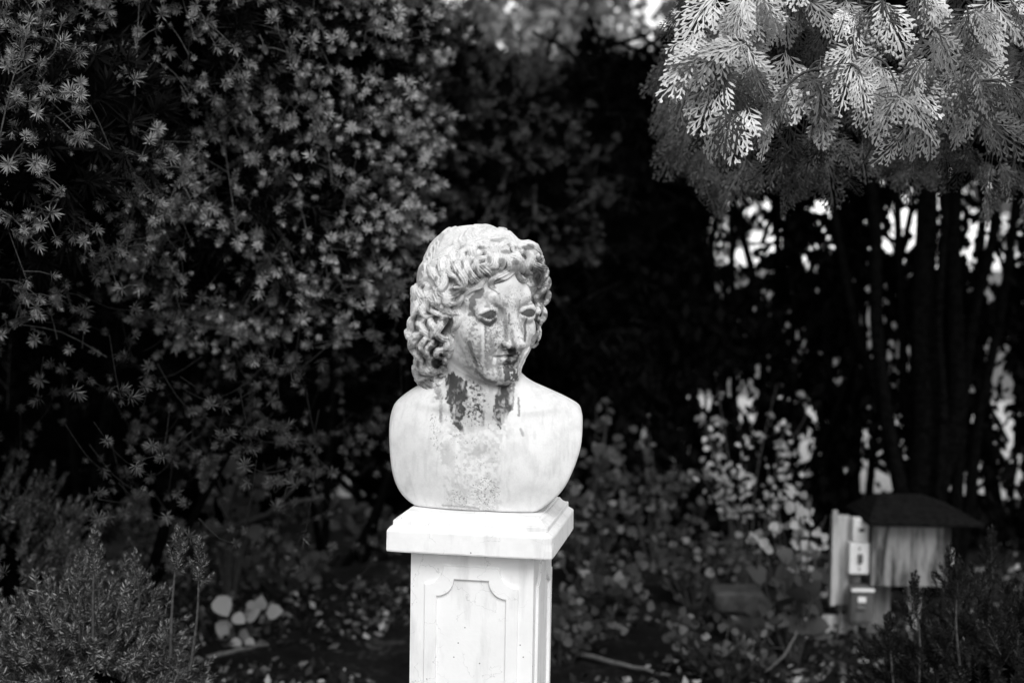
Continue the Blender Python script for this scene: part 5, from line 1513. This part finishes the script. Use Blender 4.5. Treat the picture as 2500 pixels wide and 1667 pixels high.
# roof: shingle courses stepping up to a short ridge
rf = None
eu0, eu1 = 2098, 2364
xl, xr = sx(2098) - sl_[0], sx(2364) - sl_[0]
zt, zbm = szz(1212) - sl_[2], szz(1263) - sl_[2]
yc0, yc1 = -0.14, 0.20
NC = 5
def roof_course(k):
    t0, t1 = k / NC, (k + 1.35) / NC
    def ring(t):
        t = min(t, 1.0)
        return (xl + (sx(2145) - sl_[0] - xl) * t, xr + (sx(2245) - sl_[0] - xr) * t, yc0 + (0.02 - yc0) * t, yc1 + (0.04 - yc1) * t, zbm + (zt - zbm) * t ** 0.85)
    a = ring(t0); b = ring(t1); e = 0.006
    V = []
    for (x0, x1, y0, y1, z), dz in ((a, -0.004), (a, 0.006), (b, 0.004)):
        V += [(x0 - e, y0 - e, z + dz), (x1 + e, y0 - e, z + dz), (x1 + e, y1 + e, z + dz), (x0 - e, y1 + e, z + dz)]
    F = [(3, 2, 1, 0), (8, 9, 10, 11)] + [(i * 4 + j, i * 4 + (j + 1) % 4, (i + 1) * 4 + (j + 1) % 4, (i + 1) * 4 + j) for i in range(2) for j in range(4)]
    me = bpy.data.meshes.new('roof_course'); me.from_pydata(V, [], F); me.update()
    return me
rf = link('roof', box_mesh('roof', xl + 0.02, xr - 0.03, yc0 + 0.02, yc1 - 0.02, zbm - 0.012, zbm - 0.0042, 0.001), stand, M_SHINGLE)
for k in range(NC): link('roof_course', roof_course(k), rf, M_SHINGLE)
# electrical fittings
sw = sbox('switch_box', 2074, 2112, 1262, 1318, -0.045, -0.0005, M_PLAST, bevel=0.004)
sbox('window_frame', 2082, 2105, 1278, 1306, -0.051, -0.0452, M_PLAST, sw, 0.002)
sbox('window', 2086.5, 2100.5, 1284, 1293, -0.0545, -0.0512, M_PLASTD, sw, 0.001)
cp_ = sbox('cover_plate', 2066, 2115, 1320, 1396, -0.052, -0.006, M_PLAST, bevel=0.004)
sbox('toggle', 2086, 2097, 1345, 1368, -0.066, -0.0522, M_PLASTM, cp_, 0.003)
for v in (1334, 1383): sbox('screw', 2087.5, 2092.5, v - 3, v + 3, -0.0555, -0.0522, M_PLASTM, cp_, 0.0015)
sbox('conduit', 2078, 2098, 1396.5, 1420, -0.035, -0.008, M_PLASTM, bevel=0.006)
bb = sbox('bubble_cover', 2064, 2124, 1420, 1516, -0.090, -0.004, M_PLASTM, bevel=0.022)
sbox('cover_hinge', 2066, 2122, 1424, 1432, -0.097, -0.0902, M_PLAST, bb, 0.002)
sbox('outlet', 2082, 2102, 1444, 1458, -0.098, -0.0905, M_PLAST, bb, 0.003)
sbox('outlet', 2080, 2100, 1466, 1476, -0.098, -0.0905, M_PLASTM, bb, 0.003)
sbox('side_plate', 2306, 2325, 1335, 1374, -0.02, 0.06, M_PLAST, bevel=0.003)
s_ = Soup()
s_.tube(catmull(np.array([A3(sx(u), SY + dy, szz(v)) - sl_ for u, v, dy in ((2048, 1478, -0.01), (2050, 1495, -0.04), (2042, 1530, -0.06), (2038, 1565, -0.07), (2044, 1605, -0.07), (2052, 1640, -0.08), (2062, 1690, -0.09), (2072, 1800, -0.02))]), 5), 0.0065, 8)
link('cable', s_.mesh('cable', True), stand, M_PLASTD)

# ------------------------------------------------------------------ leafy plants
OV = ovate(); OVR = ovate(1, 7, 0.46, 0.10, 0.08); OVH = ovate(2, 7, 0.50, 0.16, 0.15, 0.15)
def leaf_me(name, tmpl, mat):
    me = mesh_np(name, tmpl[0], tmpl[1], True); me.materials.append(mat); return me
ME_BROAD, ME_PALE, ME_MID = leaf_me('leaf', OVR, M_BROAD), leaf_me('leaf', OVR, M_PALE), leaf_me('leaf', OVH, M_LEAF)
def leaf_frame(tipdir, face):
    return cedar_frame(np.atleast_2d(tipdir), -np.atleast_2d(face))
# broad leaved seedling by the yew bush
r = np.random.default_rng(71)
PYL = 4.85
seed_base = at(562, 1585, PYL); seed_base[2] = float(ground_z(seed_base[0], PYL))
seedling = tag(empty('seedling', seed_base), 'seedling with broad pale oval leaves between yew bush and pedestal', 'plant')
zr5 = (400, 1250, 0.266)
st = Soup()
for cx, cy, rx, ry, ang in ((540, 860, 80, 105, 150), (550, 1075, 75, 95, 200), (690, 975, 52, 68, 120), (810, 930, 88, 68, 60), (890, 830, 36, 72, 10), (1015, 910, 84, 66, 80), (655, 1205, 62, 54, 250), (735, 1120, 34, 62, 10), (790, 1195, 54, 34, 110), (800, 850, 40, 50, 20)):
    u, v = zr5[0] + cx * zr5[2], zr5[1] + cy * zr5[2]
    L = 2 * max(rx, ry) * zr5[2] / FPX * PYL
    a = math.radians(ang); d = RIGHT * math.sin(a) - DOWN * math.cos(a) - FWD * 0.25
    c = at(u, v, PYL + r.uniform(-0.05, 0.05)); b = c - d / np.linalg.norm(d) * L * 0.5
    place('leaf', ME_BROAD, seedling, [b], leaf_frame(d, A3(r.normal(0, 0.15), -0.8, 0.55)), [L])
    hub = at(570, 1520 + (60 if cy > 1000 else 0), PYL)
    st.tube(catmull(np.array([seed_base - seed_base, (hub - seed_base) * 0.9, b - seed_base]), 4), np.linspace(0.003, 0.0012, 9), 4)
link('stalks', st.mesh('stalks'), seedling, M_TWIG)
# dim shrub behind it
def leafy(name, base, label, cat, tmpl, mat, n, rad, z0_, z1_, size, seed, parts=0, me=None, group=None, stems=4, upright=0.2):
    r = np.random.default_rng(seed)
    zz = float(ground_z(base[0], base[1]))
    root = tag(empty(name, (base[0], base[1], zz)), label, cat, group); loc = np.array(root.location)
    st = Soup(); tips = []
    for k in range(stems * 4):
        a = r.uniform(0, 6.28); rr_ = rad * math.sqrt(r.uniform(0.05, 1)); h = z0_ + (z1_ - z0_) * r.uniform(0.35, 1.0) * (1 - 0.35 * (rr_ / rad) ** 2)
        tip = A3(rr_ * math.cos(a), rr_ * math.sin(a) * 0.8, h)
        pts = catmull(np.array([A3(tip[0] * 0.12, tip[1] * 0.12, -0.02), tip * A3(0.45, 0.45, 0.55) + r.normal(0, 0.02, 3), tip]), 5)
        st.tube(pts, np.linspace(0.005, 0.0014, len(pts)), 4); tips.append(pts)
    link('stems', st.mesh('stems'), root, M_TWIG)
    P, D, F = [], [], []
    for k in range(n):
        pts = tips[k % len(tips)]; t = r.uniform(0.30, 1.0) ** 0.8
        b = pts[min(len(pts) - 1, int(t * (len(pts) - 1)))] + r.normal(0, 0.018, 3)
        if b[2] < z0_: continue
        P.append(b); D.append(r.normal(0, 0.8, 3) + A3(0, -0.15, upright)); F.append(A3(r.normal(0, 0.45), -0.7, 0.6 + r.normal(0, 0.3)))
    P, D, F = np.array(P), np.array(D), np.array(F); R_ = cedar_frame(D, -F); S = r.uniform(0.7, 1.15, len(P)) * size
    own = np.zeros(len(P), bool)
    if parts: own[np.argsort(P[:, 1])[:parts]] = True
    if own.any(): place('leaf', me, root, P[own] + loc, R_[own], S[own])
    s_ = Soup(); stamp(s_, tmpl, P[~own], R_[~own], S[~own])
    link('foliage', s_.mesh('foliage', True), root, mat)['kind'] = 'stuff'
    return root
M_LEAFD = leaf_mat('dull_leaves', 0.015, 0.07, 0.5, 0.2)
leafy('leafy_shrub', (float(at(560, 1400, 5.5)[0]), 5.5), 'dull thin shrub rising behind the broad leaved seedling', 'shrub', OVR, M_LEAFD, 60, 0.16, 0.25, 0.62, 0.075, 81)
G_ = 'leafy shrubs on the ground behind the pedestal'
def lx(u, y): return (float(at(u, 1300, y)[0]), y)
leafy('leafy_shrub', lx(1440, 5.7), 'tall leafy shrub close beside the shoulder of the bust', 'shrub', OVR, M_LEAF, 300, 0.24, 0.15, 0.86, 0.044, 82, group=G_)
leafy('leafy_shrub', lx(1600, 6.3), 'leafy shrub with scattered light leaves under the black yew', 'shrub', OVR, M_LEAF, 240, 0.26, 0.10, 0.80, 0.040, 83, group=G_)
leafy('leafy_shrub', lx(1500, 5.1), 'low spreading shrub in front of the tall leafy shrub', 'shrub', OVH, M_LEAF, 230, 0.26, 0.04, 0.40, 0.040, 84, group=G_)
leafy('leafy_shrub', lx(1700, 5.6), 'low ragged shrub beside the stacked stones', 'shrub', OVR, M_LEAF, 200, 0.24, 0.03, 0.42, 0.038, 85, group=G_)
leafy('leafy_shrub', lx(1380, 4.8), 'ground hugging shrub touching the shaft of the pedestal', 'shrub', OVR, M_LEAF, 180, 0.22, 0.02, 0.26, 0.036, 86, group=G_)
leafy('pale_shrub', lx(1830, 6.0), 'feathery pale shrub lit in front of the cedar gaps', 'shrub', OV, M_PALE, 300, 0.30, 0.30, 0.95, 0.030, 87)
leafy('variegated_shrub', lx(1935, 4.95), 'shrub with round pale leaves against the wooden board', 'shrub', OVR, M_PALE, 105, 0.17, 0.28, 0.66, 0.046, 88, parts=85, me=ME_PALE)
leafy('vine', lx(1950, 4.8), 'dark heart leaved vine climbing at the foot of the outlet stand', 'vine', OVH, M_LEAF, 46, 0.14, 0.10, 0.48, 0.07, 89, parts=34, me=ME_MID)
leafy('leafy_shrub', lx(1780, 4.55), 'low weedy shrub in front of the stacked stones', 'shrub', OVR, M_LEAF, 220, 0.25, 0.02, 0.30, 0.034, 90, group=G_)
leafy('leafy_shrub', lx(900, 6.4), 'low dim plants under the shadowy yew', 'shrub', OVR, M_LEAFD, 150, 0.35, 0.03, 0.30, 0.055, 91, group=G_)
leafy('leafy_shrub', lx(700, 5.7), 'weak low plant in the shade behind the seedling', 'shrub', OVR, M_LEAFD, 90, 0.25, 0.02, 0.22, 0.05, 92, group=G_)

# ------------------------------------------------------------------ stones, sticks, ground cover
M_ROCK = simple_mat('grey_stone', 0.03, 0.10, 18, 0.9, 0.6, 0.01)
def rock(name, u0, u1, v0, v1, y, dep, label, seed, zt=None):
    p0, p1 = at(u0, v1, y), at(u1, v0, y)
    c = (p0 + p1) / 2
    bm = bmesh.new(); bmesh.ops.create_cube(bm, size=1.0)
    bmesh.ops.subdivide_edges(bm, edges=bm.edges[:], cuts=5, use_grid_fill=True)
    for v in bm.verts:
        k = v.co.normalized() * 0.62
        q = v.co * 0.92 + k * 0.08
        nz = float(fbm(np.array([[q.x * 3 + seed, q.y * 3, q.z * 3]]), 3)[0]) - 0.5
        q = q * (1 + 0.25 * nz)
        v.co = (q.x * (p1[0] - p0[0]), q.y * dep, q.z * (p1[2] - p0[2]))
    o = link(name, bm_mesh(name, bm, True), None, M_ROCK); o.location = (c[0], y, c[2])
    return tag(o, label, 'stone')
rock('flat_stone', 1738, 1874, 1438, 1484, 5.15, 0.16, 'flat grey stone slab lying across the upright block', 3)
rock('stone_block', 1785, 1868, 1480, 1575, 5.15, 0.14, 'upright grey stone block carrying the flat slab', 5)
M_DEAD = simple_mat('dead_branch_bark', 0.03, 0.07, 60, 0.95, 0.4, 0.002, 0.0)
M_STICK = simple_mat('bleached_stick', 0.07, 0.17, 60, 0.9, 0.4, 0.002)
def stick(label, pts, r0, fork=None, mat=None):
    P = [at_z(u, v, z) for u, v, z in pts]
    base = np.array(P[0])
    root_me = Soup(); C = catmull(np.array(P) - base, 5)
    C[1:-1] += np.random.default_rng(int(pts[0][0])).normal(0, r0 * 0.22, C[1:-1].shape)
    root_me.tube(C, np.linspace(r0, r0 * 0.45, len(C)), 6)
    if fork is not None:
        k = len(C) // 2; d = C[-1] - C[0]; L = np.linalg.norm(d)
        root_me.tube(np.array([C[k], C[k] + d / L * L * 0.15 + A3(0, 0, 0.05), C[k] + d / L * L * 0.28 + A3(0.02, 0, 0.12)]), [r0 * 0.6, r0 * 0.5, r0 * 0.3], 5)
    o = link('fallen_stick', root_me.mesh('fallen_stick', True), None, mat or M_STICK); o.location = base
    return tag(o, label, 'stick', 'sticks lying on the ground')
stick('bleached stick lying under the broad leaved seedling', [(505, 1606, 0.02), (570, 1588, 0.03), (655, 1572, 0.025)], 0.011)
stick('long stick lying out from the pedestal shaft towards the stones', [(1415, 1595, 0.02), (1520, 1622, 0.025), (1645, 1652, 0.02)], 0.010)
stick('short stick on the soil beside the pedestal', [(1330, 1558, 0.02), (1390, 1563, 0.02)], 0.008)
stick('dead branch propped up in the shade of the yews', [(500, 1310, 0.30), (620, 1268, 0.42), (700, 1232, 0.50), (790, 1215, 0.52)], 0.014, fork=True, mat=M_DEAD)
stick('forked dead branch on the ground under the shadowy yew', [(720, 1355, 0.05), (790, 1382, 0.06), (830, 1352, 0.16)], 0.012, mat=M_DEAD)
stick('thin stick leaning in front of the low weedy shrub', [(1870, 1640, 0.03), (1920, 1590, 0.10), (1945, 1540, 0.16)], 0.006)
# moss tufts and leaf litter over the soil
r = np.random.default_rng(95)
n = 26000
X = r.uniform(-3.0, 3.2, n); Y = 3.6 + 4.2 * r.uniform(0, 1, n) ** 1.2
Pn = np.stack([X, Y, X * 0], -1)
keep = fbm(Pn * 3.2 + 8, 3) > 0.44
X, Y = X[keep], Y[keep]; Z = ground_z(X, Y)
P = np.stack([X, Y, Z + r.uniform(0.0, 0.03, len(X))], -1)
D = r.normal(0, 1, P.shape) * A3(1, 1, 0.5) + A3(0, 0, 0.35)
s_ = Soup(); stamp(s_, QUADL, P, frames(D, r.uniform(0, 6.28, len(P))), r.uniform(0.014, 0.048, len(P)))
gc = link('ground_cover', s_.mesh('ground_cover'), None, leaf_mat('moss_and_litter', 0, 0, 0.7, 0.1, None, [(0.0, 0.004), (0.5, 0.03), (0.85, 0.14), (1.0, 0.36)]))
tag(gc, 'moss tufts and small leaves covering the soil', 'ground cover', kind='stuff')

# ------------------------------------------------------------------ trees beyond the drive
def far_tree(x, y, h, rad, label, seed, n=5200, z0_=None):
    r = np.random.default_rng(seed)
    root = tag(empty('far_tree', (x, y, -0.05)), label, 'tree', 'trees beyond the drive')
    s_ = Soup(); s_.tube(catmull(np.array([A3(0, 0, -0.1), A3(0.1, 0, h * 0.3), A3(-0.05, 0.1, h * 0.6), A3(0, 0, h * 0.9)]), 4), np.linspace(0.18, 0.04, 13), 8)
    for k in range(7):
        a = k * 0.9; z = h * (0.3 + 0.08 * k); s_.tube(np.array([A3(0, 0, z), A3(rad * 0.4 * math.cos(a), rad * 0.4 * math.sin(a), z + 0.4), A3(rad * 0.8 * math.cos(a), rad * 0.8 * math.sin(a), z + 0.9)]), [0.06, 0.04, 0.015], 5)
    link('trunk', s_.mesh('trunk', True), root, M_BARK)
    d = r.normal(size=(n, 3)); d /= np.linalg.norm(d, axis=1)[:, None]
    cl = r.normal(size=(40, 3)) * A3(rad * 0.55, rad * 0.55, h * 0.20) + A3(0, 0, h * 0.62)
    P = cl[r.integers(0, 40, n)] + d * r.uniform(0.1, 0.55, n)[:, None] * rad * 0.45
    f = Soup(); stamp(f, QUADL, P, frames(r.normal(0, 1, (n, 3)), r.uniform(0, 6, n)), r.uniform(0.12, 0.28, n))
    link('crown', f.mesh('crown'), root, M_FAR)['kind'] = 'stuff'
far_tree(-0.3, 20.0, 7.0, 2.2, 'loose leafy tree seen above the shadowy yew', 101)
far_tree(2.9, 23.0, 7.5, 2.2, 'leafy tree seen over the dim cedar with thin trunks', 105)
far_tree(-2.5, 15.0, 7.5, 2.6, 'tall tree hidden behind the row of yews', 102)
far_tree(11.5, 27.0, 6.0, 2.4, 'tree across the drive seen past the outermost cedar', 103)
far_tree(16.5, 44.0, 7.0, 2.6, 'distant tree standing on the open lawn', 104)
